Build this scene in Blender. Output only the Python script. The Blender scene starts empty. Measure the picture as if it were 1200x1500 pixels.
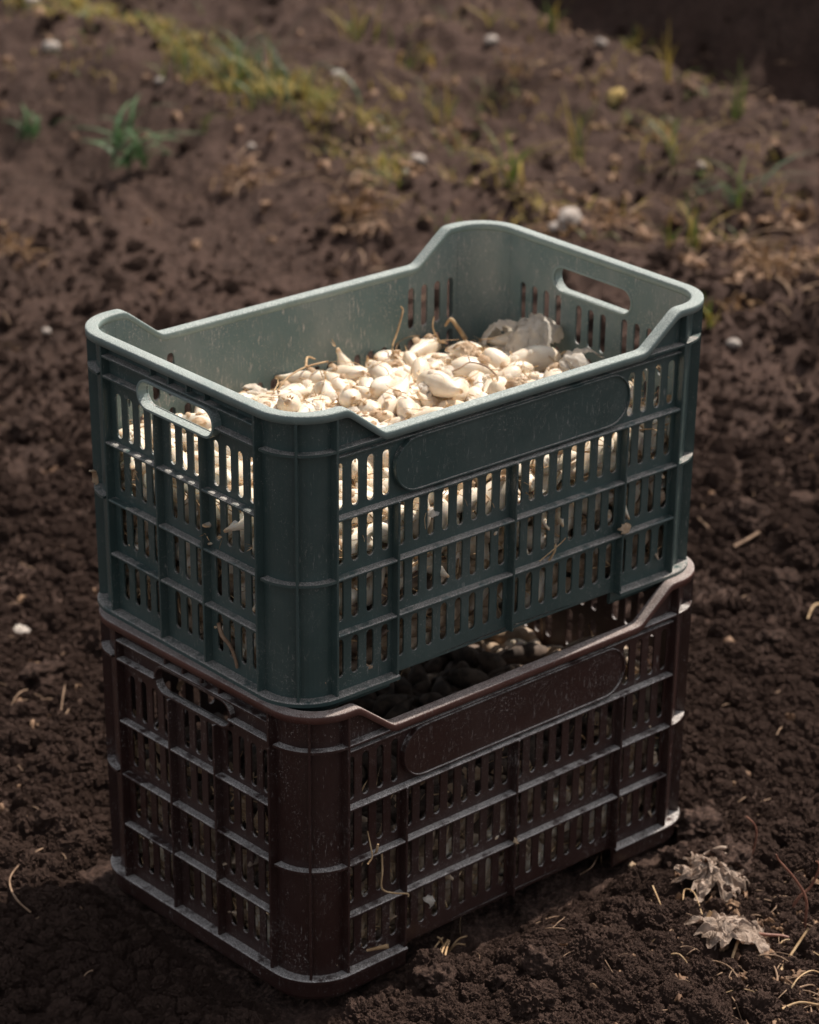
import bpy, math, random
import numpy as np
from mathutils import Vector, Matrix
PI = math.pi
scene = bpy.context.scene
col = scene.collection
random.seed(7)

# ------------------------------------------------------------------ camera, sky, sun
GZ = .329                                     # height of the upper crate's flange above the soil
CAM = np.array([-1.60334967, -2.01823458, 1.32230892 + GZ])
YAW, PITCH, ROLL, FPX = 0.856519914, -0.403650362, 0.00951368, 4302.2
FW = np.array([math.cos(YAW)*math.cos(PITCH), math.sin(YAW)*math.cos(PITCH), math.sin(PITCH)])
RT = np.cross(FW, [0, 0, 1]); RT /= np.linalg.norm(RT); UP = np.cross(RT, FW)
R2 = RT*math.cos(ROLL) + UP*math.sin(ROLL); U2 = UP*math.cos(ROLL) - RT*math.sin(ROLL)
cd = bpy.data.cameras.new('camera'); cam = bpy.data.objects.new('camera', cd); col.objects.link(cam)
m = Matrix(((R2[0], U2[0], -FW[0], CAM[0]), (R2[1], U2[1], -FW[1], CAM[1]), (R2[2], U2[2], -FW[2], CAM[2]), (0, 0, 0, 1)))
cam.matrix_world = m
cd.sensor_fit = 'HORIZONTAL'; cd.sensor_width = 36; cd.lens = FPX/1200*36
cd.clip_start = .05; cd.clip_end = 400
cd.dof.use_dof = True; cd.dof.focus_distance = 2.86; cd.dof.aperture_fstop = 8.2
scene.camera = cam
SUN_EL, SUN_AZ = math.radians(56), math.radians(4.2)     # azimuth counted from +X
w = bpy.data.worlds.new('World'); scene.world = w; w.use_nodes = True
nt = w.node_tree; bg = nt.nodes['Background']
sky = nt.nodes.new('ShaderNodeTexSky'); sky.sky_type = 'NISHITA'; sky.sun_disc = False
sky.sun_elevation = SUN_EL; sky.sun_rotation = PI/2 - SUN_AZ; sky.dust_density = 2.5; sky.air_density = 1.0
hs = nt.nodes.new('ShaderNodeHueSaturation'); hs.inputs['Saturation'].default_value = .28
nt.links.new(sky.outputs[0], hs.inputs['Color']); nt.links.new(hs.outputs[0], bg.inputs[0]); bg.inputs[1].default_value = .108
sd = bpy.data.lights.new('sun', 'SUN'); sd.energy = 4.6; sd.angle = math.radians(.53); sd.color = (1, .93, .84)
so = bpy.data.objects.new('sun', sd); col.objects.link(so)
S = Vector((math.cos(SUN_EL)*math.cos(SUN_AZ), math.cos(SUN_EL)*math.sin(SUN_AZ), math.sin(SUN_EL)))
so.rotation_euler = S.to_track_quat('Z', 'Y').to_euler(); so.location = S*6
vs = scene.view_settings; vs.view_transform = 'Standard'; vs.look = 'None'; vs.exposure = .38; vs.gamma = 1
vs.use_curve_mapping = False

# ------------------------------------------------------------------ helpers
def tag(o, label=None, cat=None, group=None, kind=None):
    if label: o['label'] = label
    if cat: o['category'] = cat
    if group: o['group'] = group
    if kind: o['kind'] = kind
    return o
def link(name, me, parent=None, mat=None):
    o = bpy.data.objects.new(name, me); col.objects.link(o)
    if mat is not None:
        me.materials.clear()
        for x in (mat if isinstance(mat, (list, tuple)) else [mat]): me.materials.append(x)
    if parent: o.parent = parent
    return o
def mesh(name, V, F, smooth=False):
    me = bpy.data.meshes.new(name); me.from_pydata([tuple(map(float, v)) for v in V], [], F)
    if smooth: me.polygons.foreach_set('use_smooth', [True]*len(me.polygons))
    me.update(); return me
def empty(name, loc, rz=0):
    o = bpy.data.objects.new(name, None); col.objects.link(o); o.location = loc; o.rotation_euler = (0, 0, rz)
    o.empty_display_size = .05; return o
# noise ---------------------------------------------------------------
def _hash(ix, iy, s):
    h = (ix.astype(np.int64)*374761393 + iy.astype(np.int64)*668265263 + s*1274126177) & 0xffffffff
    h = ((h ^ (h >> 13))*1274126177) & 0xffffffff
    return ((h ^ (h >> 16)) & 0xffffff)/float(0xffffff)
def vnoise(x, y, s=0):
    ix, iy = np.floor(x), np.floor(y); fx, fy = x-ix, y-iy
    fx = fx*fx*(3-2*fx); fy = fy*fy*(3-2*fy)
    a, b, c, d = _hash(ix, iy, s), _hash(ix+1, iy, s), _hash(ix, iy+1, s), _hash(ix+1, iy+1, s)
    return (a*(1-fx)+b*fx)*(1-fy)+(c*(1-fx)+d*fx)*fy
def fbm(x, y, n=4, s=0, g=.5):
    r = 0; a = 1; t = 0
    for k in range(n):
        r = r + a*vnoise(x, y, s+k*17); t += a; a *= g; x = x*2.03+11.3; y = y*2.03-7.1
    return r/t
def caps(x, y, cell, s, keep=.6):
    """rounded lumps of many sizes, in units of the cell"""
    cx, cy = np.floor(x/cell), np.floor(y/cell); best = np.zeros_like(x)
    for i in (-1, 0, 1):
        for j in (-1, 0, 1):
            gx, gy = cx+i, cy+j
            px = (gx+_hash(gx, gy, s))*cell; py = (gy+_hash(gx, gy, s+5))*cell
            r = cell*(.25+.6*_hash(gx, gy, s+9)); on = _hash(gx, gy, s+13) < keep
            q = 1-((x-px)**2+(y-py)**2)/r**2
            best = np.maximum(best, np.where(on & (q > 0), r*np.sqrt(np.maximum(q, 0))*.8, 0))
    return best
def sstep(a, b, x):
    t = np.clip((x-a)/(b-a), 0, 1); return t*t*(3-2*t)
def macro(x, y):
    """beds and furrows, which run along y"""
    xs = x + .10*(vnoise(x*0+3.3, y*1.3, 4)-.5) + .05*(fbm(x*2, y*2, 2, 8)-.5)
    steep = sstep(1.8, 2.8, y)
    h = .10*sstep(1.45-.0*steep, 1.85, xs)*(.55+.75*steep)
    h = h - .05*np.exp(-((xs-2.22)/.16)**2)
    h = h + .07*sstep(2.3, 2.8, xs) - .26*sstep(2.66, 2.96, xs) + .75*sstep(3.04, 3.66, xs)*(.8+.3*fbm(x*2.2, y*2.2, 2, 12)) - .3*sstep(4.3, 5.4, xs)
    h = h + .030*np.exp(-(((x-.36)/.30)**2+((y+.15)/.10)**2))           # loose soil heaped along the crate
    h = h - .03*sstep(.05, -.5, x)
    return h
def ground_h(x, y):
    x = np.asarray(x, float); y = np.asarray(y, float)
    far = sstep(1.9, 1.2, x)
    h = macro(x, y) + (.035+.05*(1-far))*(fbm(x*3.1, y*2.6, 3, 21)-.5)
    h = h + (1-far)*.075*(.30-np.abs(fbm(x*5.5, y*4.0, 4, 44, .58)-.5)*2) + (1-far)*.030*(fbm(x*17, y*17, 3, 46, .6)-.5)
    wx = x + .03*(fbm(x*18, y*18, 2, 31)-.5); wy = y + .03*(fbm(x*18+9, y*18, 2, 37)-.5)
    rough = .22+.78*far
    dens = np.clip(fbm(x*5, y*5, 2, 77)*2.2-.55, .15, 1)
    h = h + rough*(caps(wx, wy, .085, 51, .45)*.46*dens + caps(wx, wy, .036, 61, .55)*.52*dens + caps(wx, wy, .015, 71, .6)*.5)
    h = h + rough*.030*(np.abs(fbm(x*14, y*14, 4, 43, .6)-.5)-.1)
    h = h + rough*(.016*(fbm(x*60, y*60, 4, 91, .68)-.5)) - .012
    dx = np.maximum(np.abs(x-.29)-.30, 0); dy = np.maximum(np.abs(y-.175)-.195, 0)
    k = sstep(.004, .026, np.hypot(dx, dy)+.030*(fbm(x*40, y*40, 3, 15)-.5))
    return (np.minimum(h, .002)*.6-.008+.012*(fbm(x*60, y*60, 3, 19)-.5))*(1-k) + h*k
def pix_ray(px, py):
    d = FW*FPX + R2*(px-600) - U2*(py-750); return d/np.linalg.norm(d)
def on_ground(px, py):
    """the point of the soil that is seen at this place of the photograph (used once, for laying things out)"""
    d = pix_ray(px, py); s = (CAM[2]+.4)/-d[2]*.55; step = .004
    T = np.arange(s, s*2.4, step); P = CAM[None]+T[:, None]*d[None]
    below = P[:, 2] < ground_h(P[:, 0], P[:, 1]); i = int(np.argmax(below))
    return Vector(P[i])
# materials -----------------------------------------------------------
class NT:
    def __init__(s, name):
        s.m = bpy.data.materials.new(name); s.m.use_nodes = True; s.t = s.m.node_tree
        s.b = s.t.nodes['Principled BSDF']; s.out = s.t.nodes['Material Output']
    def n(s, typ, **k):
        x = s.t.nodes.new(typ)
        for a, v in k.items():
            if a.startswith('i_'): x.inputs[a[2:].replace('_', ' ')].default_value = v
            else: setattr(x, a, v)
        return x
    def l(s, a, b): s.t.links.new(a, b)
    def noise(s, scale, detail=4, rough=.55, vec=None, lo=None, hi=None, dist=0.):
        x = s.n('ShaderNodeTexNoise'); x.inputs['Scale'].default_value = scale; x.inputs['Detail'].default_value = detail
        x.inputs['Roughness'].default_value = rough; x.inputs['Distortion'].default_value = dist
        if vec is not None: s.l(vec, x.inputs['Vector'])
        if lo is None: return x.outputs['Fac']
        return s.ramp(x.outputs['Fac'], lo, hi)
    def ramp(s, fac, lo, hi, a=0., b=1.):
        r = s.n('ShaderNodeMapRange'); r.interpolation_type = 'SMOOTHSTEP'
        r.inputs['From Min'].default_value = lo; r.inputs['From Max'].default_value = hi
        r.inputs['To Min'].default_value = a; r.inputs['To Max'].default_value = b
        s.l(fac, r.inputs['Value']); return r.outputs['Result']
    def math(s, op, a, b=None):
        x = s.n('ShaderNodeMath', operation=op)
        for i, v in enumerate((a, b)):
            if v is None: continue
            if isinstance(v, (int, float)): x.inputs[i].default_value = v
            else: s.l(v, x.inputs[i])
        return x.outputs[0]
    def mix(s, fac, a, b):
        x = s.n('ShaderNodeMix', data_type='RGBA')
        if isinstance(fac, (int, float)): x.inputs[0].default_value = fac
        else: s.l(fac, x.inputs[0])
        for i, v in ((6, a), (7, b)):
            if isinstance(v, (tuple, list)): x.inputs[i].default_value = (*v, 1)
            else: s.l(v, x.inputs[i])
        return x.outputs[2]
    def bump(s, h, dist, strength=1., prev=None):
        x = s.n('ShaderNodeBump'); x.inputs['Distance'].default_value = dist; x.inputs['Strength'].default_value = strength
        s.l(h, x.inputs['Height'])
        if prev is not None: s.l(prev, x.inputs['Normal'])
        return x.outputs[0]
    def vec(s, sx=1, sy=1, sz=1, src='Object'):
        t = s.n('ShaderNodeTexCoord'); mp = s.n('ShaderNodeMapping'); mp.inputs['Scale'].default_value = (sx, sy, sz)
        s.l(t.outputs[src], mp.inputs['Vector']); return mp.outputs[0]

def plastic(name, base, faded, dust, dustamt, rough=.42, spec=.5, speck=.5, scr=.5, worn=False, film_=.08, patchy=.0):
    k = NT(name); v = k.vec()
    c = k.mix(k.noise(9, 5, .65, v, .35, .7), base, faded)
    # fine pale scratches in three directions and grains of dry soil
    s1 = k.noise(1, 3, .7, k.vec(420, 420, 75), .56 if worn else .60, .70)
    s2 = k.noise(1, 3, .7, k.vec(70, 110, 380), .67, .75)
    patch = k.noise(16, 4, .7, v, .40, .66)
    thin = k.n('ShaderNodeMath', operation='ABSOLUTE'); k.l(k.math('SUBTRACT', k.noise(24, 4, .6, v, dist=1.2), .5), thin.inputs[0])
    s3 = k.ramp(thin.outputs[0], .0, .007, .8, 0.)
    s2 = k.math('MAXIMUM', s2, k.math('MULTIPLY', s3, k.noise(11, 2, .5, v, .50, .62)))
    sc = k.math('MULTIPLY', k.math('MAXIMUM', s1, s2), k.math('MULTIPLY', patch, scr))
    c = k.mix(sc, c, dust)
    sp = k.math('MULTIPLY', k.noise(430, 3, .75, v, .57 if worn else .60, .66), k.math('MULTIPLY', k.noise(20, 4, .7, v, .40, .68), speck))
    c = k.mix(sp, c, dust)
    # dust that has settled on whatever faces up
    g = k.n('ShaderNodeNewGeometry'); sx = k.n('ShaderNodeSeparateXYZ'); k.l(g.outputs['Normal'], sx.inputs[0])
    upf = k.ramp(sx.outputs[2], .15, .60)
    br = k.ramp(k.math('ADD', k.noise(60, 4, .7, v), k.math('MULTIPLY', k.noise(650, 2, .6, v), .9)), .58, .98)
    dm = k.math('MULTIPLY', k.math('MULTIPLY', upf, br), dustamt)
    if patchy: dm = k.math('MULTIPLY', dm, k.noise(26, 4, .65, v, .36, .36+patchy))
    dcol = k.mix(k.noise(900, 3, .8, v, .44, .60), tuple(a*.38 for a in dust), tuple(min(.7, a*1.25) for a in dust))
    c = k.mix(dm, c, dcol)
    film = k.math('MULTIPLY', k.noise(7, 6, .7, k.vec(1, 1, .5), .38, .72), .30 if worn else film_)
    c = k.mix(film, c, dust)
    k.l(c, k.b.inputs['Base Color'])
    k.l(k.math('ADD', k.math('MULTIPLY', k.math('MAXIMUM', dm, sc), .45), k.noise(40, 3, .6, v, .2, .8) if False else rough), k.b.inputs['Roughness'])
    k.b.inputs['Specular IOR Level'].default_value = spec
    bn = k.bump(k.noise(260, 4, .6, v), .0004, .5)
    bn = k.bump(k.math('MULTIPLY', dm, k.noise(900, 2, .7, v)), .0010, .8, bn)
    k.l(bn, k.b.inputs['Normal']); return k.m
def soil(name, scale=1., vec=True):
    k = NT(name); v = k.vec(src='Object')
    a = k.mix(k.noise(7, 5, .65, v, .35, .65), (.043, .0265, .0215), (.098, .0600, .0480))
    sx = k.n('ShaderNodeSeparateXYZ'); k.l(v, sx.inputs[0])
    a = k.mix(k.math('MULTIPLY', k.ramp(sx.outputs[0], 1.35, 1.9), k.math('MULTIPLY', k.ramp(sx.outputs[0], 2.9, 2.6), k.noise(4, 5, .65, v, .3, .62))), a, (.105, .066, .054))
    b = k.mix(k.noise(160, 4, .7, v, .40, .72), a, (.20, .125, .096))
    b = k.mix(k.noise(620, 2, .6, v, .665, .72), b, (.26, .19, .145))
    b = k.mix(k.math('MULTIPLY', k.noise(1.7, 4, .6, v, .45, .65), .30), b, (.024, .016, .0125))
    b = k.mix(k.math('MULTIPLY', k.noise(52, 5, .75, v, .48, .70), .35), b, (.019, .014, .012))
    k.l(b, k.b.inputs['Base Color']); k.b.inputs['Roughness'].default_value = .95
    k.b.inputs['Specular IOR Level'].default_value = .12
    n1 = k.bump(k.noise(95, 7, .72, v), .013, 1.)
    n1 = k.bump(k.noise(430, 4, .75, v), .0045, 1., n1)
    k.l(n1, k.b.inputs['Normal']); return k.m
def leafy(name, c1, c2, trans=.35, rough=.6, scale=30, stretch=(1, 1, 1), bump=.0006):
    k = NT(name); v = k.vec(*stretch)
    c = k.mix(k.noise(scale, 4, .6, v, .3, .7), c1, c2)
    k.l(c, k.b.inputs['Base Color']); k.b.inputs['Roughness'].default_value = rough
    k.b.inputs['Specular IOR Level'].default_value = .3
    k.l(k.bump(k.noise(scale*4, 3, .6, v), bump, .8), k.b.inputs['Normal'])
    tr = k.n('ShaderNodeBsdfTranslucent'); k.l(c, tr.inputs[0]); mx = k.n('ShaderNodeMixShader'); mx.inputs[0].default_value = trans
    k.l(k.b.outputs[0], mx.inputs[1]); k.l(tr.outputs[0], mx.inputs[2]); k.l(mx.outputs[0], k.out.inputs[0])
    return k.m
M = {}
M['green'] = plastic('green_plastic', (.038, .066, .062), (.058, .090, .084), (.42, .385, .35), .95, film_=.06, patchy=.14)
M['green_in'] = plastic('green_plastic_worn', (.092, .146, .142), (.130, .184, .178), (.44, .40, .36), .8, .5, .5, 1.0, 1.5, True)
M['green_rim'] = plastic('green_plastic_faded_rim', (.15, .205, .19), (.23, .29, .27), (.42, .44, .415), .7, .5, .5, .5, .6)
M['brown'] = plastic('brown_plastic', (.030, .0120, .0100), (.043, .0190, .0155), (.56, .51, .475), 1.0, .36, .5, .55, .4, False, .025, .14)
M['brown_in'] = plastic('brown_plastic_worn', (.040, .019, .016), (.060, .032, .027), (.30, .26, .23), .8, .5, .5, .8, .7)
M['brown_rim'] = plastic('brown_plastic_faded_rim', (.085, .034, .026), (.13, .055, .043), (.40, .34, .31), .8, .4, .5, .5, .6)
M['soil'] = soil('dark_soil')
"""bulbs"""
k = NT('onion_flesh'); v = k.vec()
at = k.n('ShaderNodeAttribute', attribute_name='tip')
c = k.mix(k.noise(60, 3, .5, v, .3, .7), (.66, .54, .40), (.80, .71, .59))
c = k.mix(k.math('MULTIPLY', k.noise(1, 3, .6, k.vec(60, 500, 500), .58, .70), .35), c, (.62, .42, .24))
c = k.mix(k.ramp(k.math('ADD', at.outputs['Fac'], k.math('MULTIPLY', k.noise(160, 3, .6, v), .5)), .85, 1.35), c, (.52, .34, .19))
k.l(c, k.b.inputs['Base Color']); k.b.inputs['Roughness'].default_value = .38
k.b.inputs['Subsurface Weight'].default_value = .25; k.b.inputs['Subsurface Radius'].default_value = (.006, .004, .002); k.b.inputs['Subsurface Scale'].default_value = 1.
k.l(k.bump(k.noise(1, 3, .6, k.vec(80, 420, 420)), .0005, .7), k.b.inputs['Normal']); M['flesh'] = k.m
k = NT('unpeeled_onion'); v = k.vec()
c = k.mix(k.noise(70, 4, .6, v, .35, .65), (.30, .20, .125), (.50, .38, .27)); c = k.mix(k.noise(22, 3, .6, v, .5, .62), c, (.13, .085, .06))
k.l(c, k.b.inputs['Base Color']); k.b.inputs['Roughness'].default_value = .6
k.l(k.bump(k.noise(200, 4, .6, v), .0008, .8), k.b.inputs['Normal']); M['unpeeled'] = k.m
k = NT('gap_shade_onion'); v = k.vec(); k.l(k.mix(k.noise(60, 4, .6, v, .35, .65), (.050, .034, .025), (.16, .11, .08)), k.b.inputs['Base Color']); k.b.inputs['Roughness'].default_value = .8; M['gap_shade'] = k.m  # shade of the gap between the crates, painted into the bulb colour
M['skin'] = leafy('papery_skin', (.86, .80, .72), (.94, .90, .84), .7, .35, 60, (1, 1, 3), .0012)
M['skin_tan'] = leafy('tan_papery_skin', (.46, .30, .18), (.66, .50, .34), .35, .5, 70, (1, 1, 3))
M['straw'] = leafy('dry_straw', (.40, .24, .12), (.60, .42, .24), .1, .6, 80)
M['straw_dark'] = leafy('dull_dry_stalk', (.20, .12, .075), (.34, .22, .14), .05, .7, 80)
M['deadleaf'] = leafy('grey_brown_dead_leaf', (.30, .21, .155), (.60, .47, .38), .4, .7, 45, (1, 1, 1), .0015)
M['redstem'] = leafy('red_brown_stem', (.17, .065, .045), (.28, .13, .085), .0, .5, 60)
M['grass'] = leafy('grass_blade', (.085, .125, .025), (.15, .17, .04), .35, .5, 9)
M['grass_blue'] = leafy('blue_green_blade', (.065, .125, .070), (.10, .15, .08), .3, .5, 9)
M['rust'] = leafy('rusty_dry_weed', (.20, .105, .045), (.36, .21, .10), .2, .6, 30)
M['grass_dry'] = leafy('yellowing_blade', (.27, .20, .04), (.40, .28, .07), .3, .6, 9)
M['weed'] = leafy('weed_leaf', (.055, .11, .045), (.10, .165, .065), .3, .5, 14)
M['litter'] = leafy('brown_litter', (.16, .085, .050), (.33, .20, .12), .15, .7, 40)
M['yellow'] = leafy('yellow_leaf', (.52, .36, .12), (.62, .47, .20), .25, .6, 30)
k = NT('pale_stone'); v = k.vec()
k.l(k.mix(k.noise(45, 5, .65, v, .3, .7), (.26, .21, .18), (.46, .40, .35)), k.b.inputs['Base Color']); k.b.inputs['Roughness'].default_value = .9
k.l(k.bump(k.noise(120, 5, .6, v), .003, .8), k.b.inputs['Normal']); M['stone'] = k.m

# ------------------------------------------------------------------ the soil
def axis(segs):
    out = []
    for a, b, n in segs: out += list(np.linspace(a, b, n, endpoint=False))
    return np.array(out+[segs[-1][1]])
def geo(a, b, q):
    n = int(math.log(b/a)/math.log(1+q)); return [a*(b/a)**(i/n) for i in range(n)]
vv = np.array(geo(.15, 2.25, .05)+geo(2.25, 4.0, .00165)+geo(4.0, 8.0, .0030)+geo(8.0, 90, .04)+[90])
ss = np.concatenate([-np.array(geo(.19, 5, .06)+[5])[::-1], np.linspace(-.19, .19, 470)[1:-1], np.array(geo(.19, 5, .06)+[5])])
gf = np.array([math.cos(YAW), math.sin(YAW)]); gr = np.array([gf[1], -gf[0]])
Vg, Sg = np.meshgrid(vv, ss, indexing='ij')
X = CAM[0]+gf[0]*Vg+gr[0]*Vg*Sg; Y = CAM[1]+gf[1]*Vg+gr[1]*Vg*Sg
Z = ground_h(X.ravel(), Y.ravel()).reshape(X.shape)
nv, ns = X.shape
co = np.stack([X, Y, Z], -1).reshape(-1, 3).astype(np.float32)
i0 = (np.arange(nv-1)[:, None]*ns+np.arange(ns-1)[None]).ravel()
quads = np.stack([i0, i0+1, i0+ns+1, i0+ns], 1).astype(np.int32)
me = bpy.data.meshes.new('soil'); me.vertices.add(len(co)); me.vertices.foreach_set('co', co.ravel())
me.loops.add(quads.size); me.loops.foreach_set('vertex_index', quads.ravel())
me.polygons.add(len(quads)); me.polygons.foreach_set('loop_start', np.arange(0, quads.size, 4, dtype=np.int32))
me.polygons.foreach_set('use_smooth', np.ones(len(quads), bool)); me.update(calc_edges=True); me.validate()
tag(link('ground', me, None, M['soil']), kind='structure')

def lump_nodes(mat):
    """geometry nodes: rough crumbs of soil on every vertex of the mesh"""
    g = bpy.data.node_groups.new('soil_crumbs', 'GeometryNodeTree')
    g.interface.new_socket('Geometry', in_out='INPUT', socket_type='NodeSocketGeometry')
    g.interface.new_socket('Geometry', in_out='OUTPUT', socket_type='NodeSocketGeometry')
    N = g.nodes; L = g.links
    gi, go = N.new('NodeGroupInput'), N.new('NodeGroupOutput')
    g2i = N.new('GeometryNodeGeometryToInstance')
    for q in range(5):
        ic = N.new('GeometryNodeMeshIcoSphere'); ic.inputs['Radius'].default_value = 1; ic.inputs['Subdivisions'].default_value = 5
        sp = N.new('GeometryNodeSetPosition'); no = N.new('ShaderNodeTexNoise'); no.noise_dimensions = '4D'
        no.inputs['Scale'].default_value = 1.5; no.inputs['Detail'].default_value = 7; no.inputs['Roughness'].default_value = .76; no.inputs['W'].default_value = q*3.7
        pos = N.new('GeometryNodeInputPosition'); sub = N.new('ShaderNodeMath'); sub.operation = 'MULTIPLY_ADD'; sub.inputs[1].default_value = 2.1; sub.inputs[2].default_value = -.1
        sc = N.new('ShaderNodeVectorMath'); sc.operation = 'SCALE'
        L.new(no.outputs['Fac'], sub.inputs[0]); L.new(pos.outputs[0], sc.inputs[0]); L.new(sub.outputs[0], sc.inputs['Scale'])
        L.new(ic.outputs['Mesh'], sp.inputs['Geometry']); L.new(sc.outputs[0], sp.inputs['Position']); L.new(sp.outputs[0], g2i.inputs[0])
    io = N.new('GeometryNodeInstanceOnPoints'); L.new(gi.outputs[0], io.inputs['Points']); L.new(g2i.outputs[0], io.inputs['Instance'])
    io.inputs['Pick Instance'].default_value = True
    rv = N.new('FunctionNodeRandomValue'); rv.data_type = 'FLOAT_VECTOR'; rv.inputs['Max'].default_value = (6.28, 6.28, 6.28)
    L.new(rv.outputs[0], io.inputs['Rotation'])
    na = N.new('GeometryNodeInputNamedAttribute'); na.data_type = 'FLOAT'; na.inputs['Name'].default_value = 'size'
    L.new(na.outputs['Attribute'], io.inputs['Scale'])
    sm = N.new('GeometryNodeSetMaterial'); sm.inputs['Material'].default_value = mat
    L.new(io.outputs[0], sm.inputs[0]); L.new(sm.outputs[0], go.inputs[0])
    return g
def pts_mesh(name, P, size):
    me = bpy.data.meshes.new(name); me.vertices.add(len(P)); me.vertices.foreach_set('co', np.asarray(P, np.float32).ravel())
    a = me.attributes.new('size', 'FLOAT', 'POINT'); a.data.foreach_set('value', np.asarray(size, np.float32)); me.update(); return me
rng = np.random.default_rng(11)
def in_crate(x, y, mrg=0.):
    return (x > -.02-mrg) & (x < .60+mrg) & (y > -.035-mrg) & (y < .385+mrg)
def scatter(n, v0, v1, smin, smax, pw, smx=.22):
    v = v0*(v1/v0)**rng.random(n); s = rng.uniform(-smx, smx, n)
    x = CAM[0]+gf[0]*v+gr[0]*v*s; y = CAM[1]+gf[1]*v+gr[1]*v*s
    size = smin*(1-rng.random(n)*(1-(smin/smax)**pw))**(-1/pw)
    cl = fbm(x*9, y*9, 3, 5) + rng.normal(0, .10, n)
    keep = (cl > .44) | (size < smin*1.7)
    keep &= rng.random(n) < 1-.90*sstep(3.75, 5.6, v+.5*(fbm(x*2.5, y*2.5, 2, 66)-.5))*(v > 3.7)
    keep &= ~in_crate(x, y, -.006); keep &= ~(in_crate(x, y, .012) & (size > .006))
    x, y, size = x[keep], y[keep], size[keep]
    z = ground_h(x, y)+size*.15
    return np.stack([x, y, z], 1), size
A = [scatter(110000, 2.25, 3.9, .0016, .014, 1.6), scatter(230000, 2.25, 3.5, .0011, .0026, 1.6, .185), scatter(52000, 3.7, 6.9, .0024, .019, 1.9), scatter(3600, 2.3, 4.3, .007, .024, 1.7)]
P = np.concatenate([a[0] for a in A]); Q = np.concatenate([a[1] for a in A])
crumbs = tag(link('soil_crumbs', pts_mesh('soil_crumbs', P, Q), None, M['soil']), 'loose dark crumbs of soil strewn over the whole bed', 'soil', kind='stuff')
md = crumbs.modifiers.new('crumbs', 'NODES'); md.node_group = lump_nodes(M['soil'])

# ------------------------------------------------------------------ the crates
L_, W_, H_ = .588, .3785, .31
RC, DP, TH = .055, .010, .0025
xA, xB, yS, yT = .0555, .1348, .0625, .1512
zb, z1, z2, z3 = .268, .1945, .1302, .0689
Hd, xd, xr = .274, .1155, .0688
def rimz_tab():
    xs = np.linspace(0, L_, 1200); u = np.minimum(xs, L_-xs)
    z = np.interp(u, [0, xr, xd, L_], [H_, H_, Hd, Hd]); k = np.exp(-(np.arange(-24, 25)/9.)**2); k /= k.sum()
    return xs, np.convolve(np.pad(z, 24, 'edge'), k, 'valid')
RX, RZ = rimz_tab()
rimz = lambda x: float(np.interp(x, RX, RZ))
TP = .0113
def taper(v):
    f = (H_-v[2])*TP; return (L_/2+(v[0]-L_/2)*(1-f/(L_/2)), W_/2+(v[1]-W_/2)*(1-f/(W_/2)), v[2])
def crate_mesh(name, V, F, smooth=False): return mesh(name, [taper(v) for v in V], F, smooth)
def arc(cx, cy, r, a0, a1, n=10): return [(cx+r*math.cos(a0+(a1-a0)*i/n), cy+r*math.sin(a0+(a1-a0)*i/n)) for i in range(n+1)]
def stadium_v(cx, z0, z1_, w_, n=5):
    r = w_/2; return arc(cx, z1_-r, r, 0, PI, n)+arc(cx, z0+r, r, PI, 2*PI, n)
def stadium_h(x0, x1, zc, h, n=8):
    r = h/2; return arc(x1-r, zc, r, -PI/2, PI/2, n)+arc(x0+r, zc, r, PI/2, 1.5*PI, n)
def sheet(polys, th, bev=.0005):
    cu = bpy.data.curves.new('c', 'CURVE'); cu.dimensions = '2D'; cu.fill_mode = 'BOTH'; cu.extrude = th/2-bev
    cu.bevel_depth = bev; cu.bevel_resolution = 1; cu.offset = -bev
    for p in polys:
        s = cu.splines.new('POLY'); s.points.add(len(p)-1); s.use_cyclic_u = True
        for q, (a, b) in zip(s.points, p): q.co = (a, b, 0, 1)
    o = bpy.data.objects.new('c', cu); col.objects.link(o)
    dg = bpy.context.evaluated_depsgraph_get(); me = bpy.data.meshes.new_from_object(o.evaluated_get(dg))
    bpy.data.objects.remove(o); bpy.data.curves.remove(cu)
    V = [tuple(v.co) for v in me.vertices]; F = [tuple(p.vertices) for p in me.polygons]; bpy.data.meshes.remove(me)
    return V, F
# u along the side, z up, d = distance inwards from the outer plane
MAPS = {'front': lambda u, z, d: (u, d, z), 'back': lambda u, z, d: (L_-u, W_-d, z),
        'near': lambda u, z, d: (d, u, z), 'far': lambda u, z, d: (L_-d, W_-u, z)}
def place_sheet(polys, th, side, dmid):
    V, F = sheet(polys, th); f = MAPS[side]; return [f(a, b, dmid-c) for a, b, c in V], F
def box(side, u0, u1, za, zb_, d0, d1, bev=.0006):
    """bar with chamfered outer edges"""
    f = MAPS[side]; b = bev
    V = [f(u0, za, d1), f(u1, za, d1), f(u1, zb_, d1), f(u0, zb_, d1), f(u0, za, d0+b), f(u1, za, d0+b), f(u1, zb_, d0+b), f(u0, zb_, d0+b),
         f(u0+b, za+b, d0), f(u1-b, za+b, d0), f(u1-b, zb_-b, d0), f(u0+b, zb_-b, d0)]
    F = [(0, 1, 2, 3)]+[(i, (i+1) % 4, 4+(i+1) % 4, 4+i) for i in range(4)]+[(4+i, 4+(i+1) % 4, 8+(i+1) % 4, 8+i) for i in range(4)]+[(8, 9, 10, 11)]
    return V, F
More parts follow.
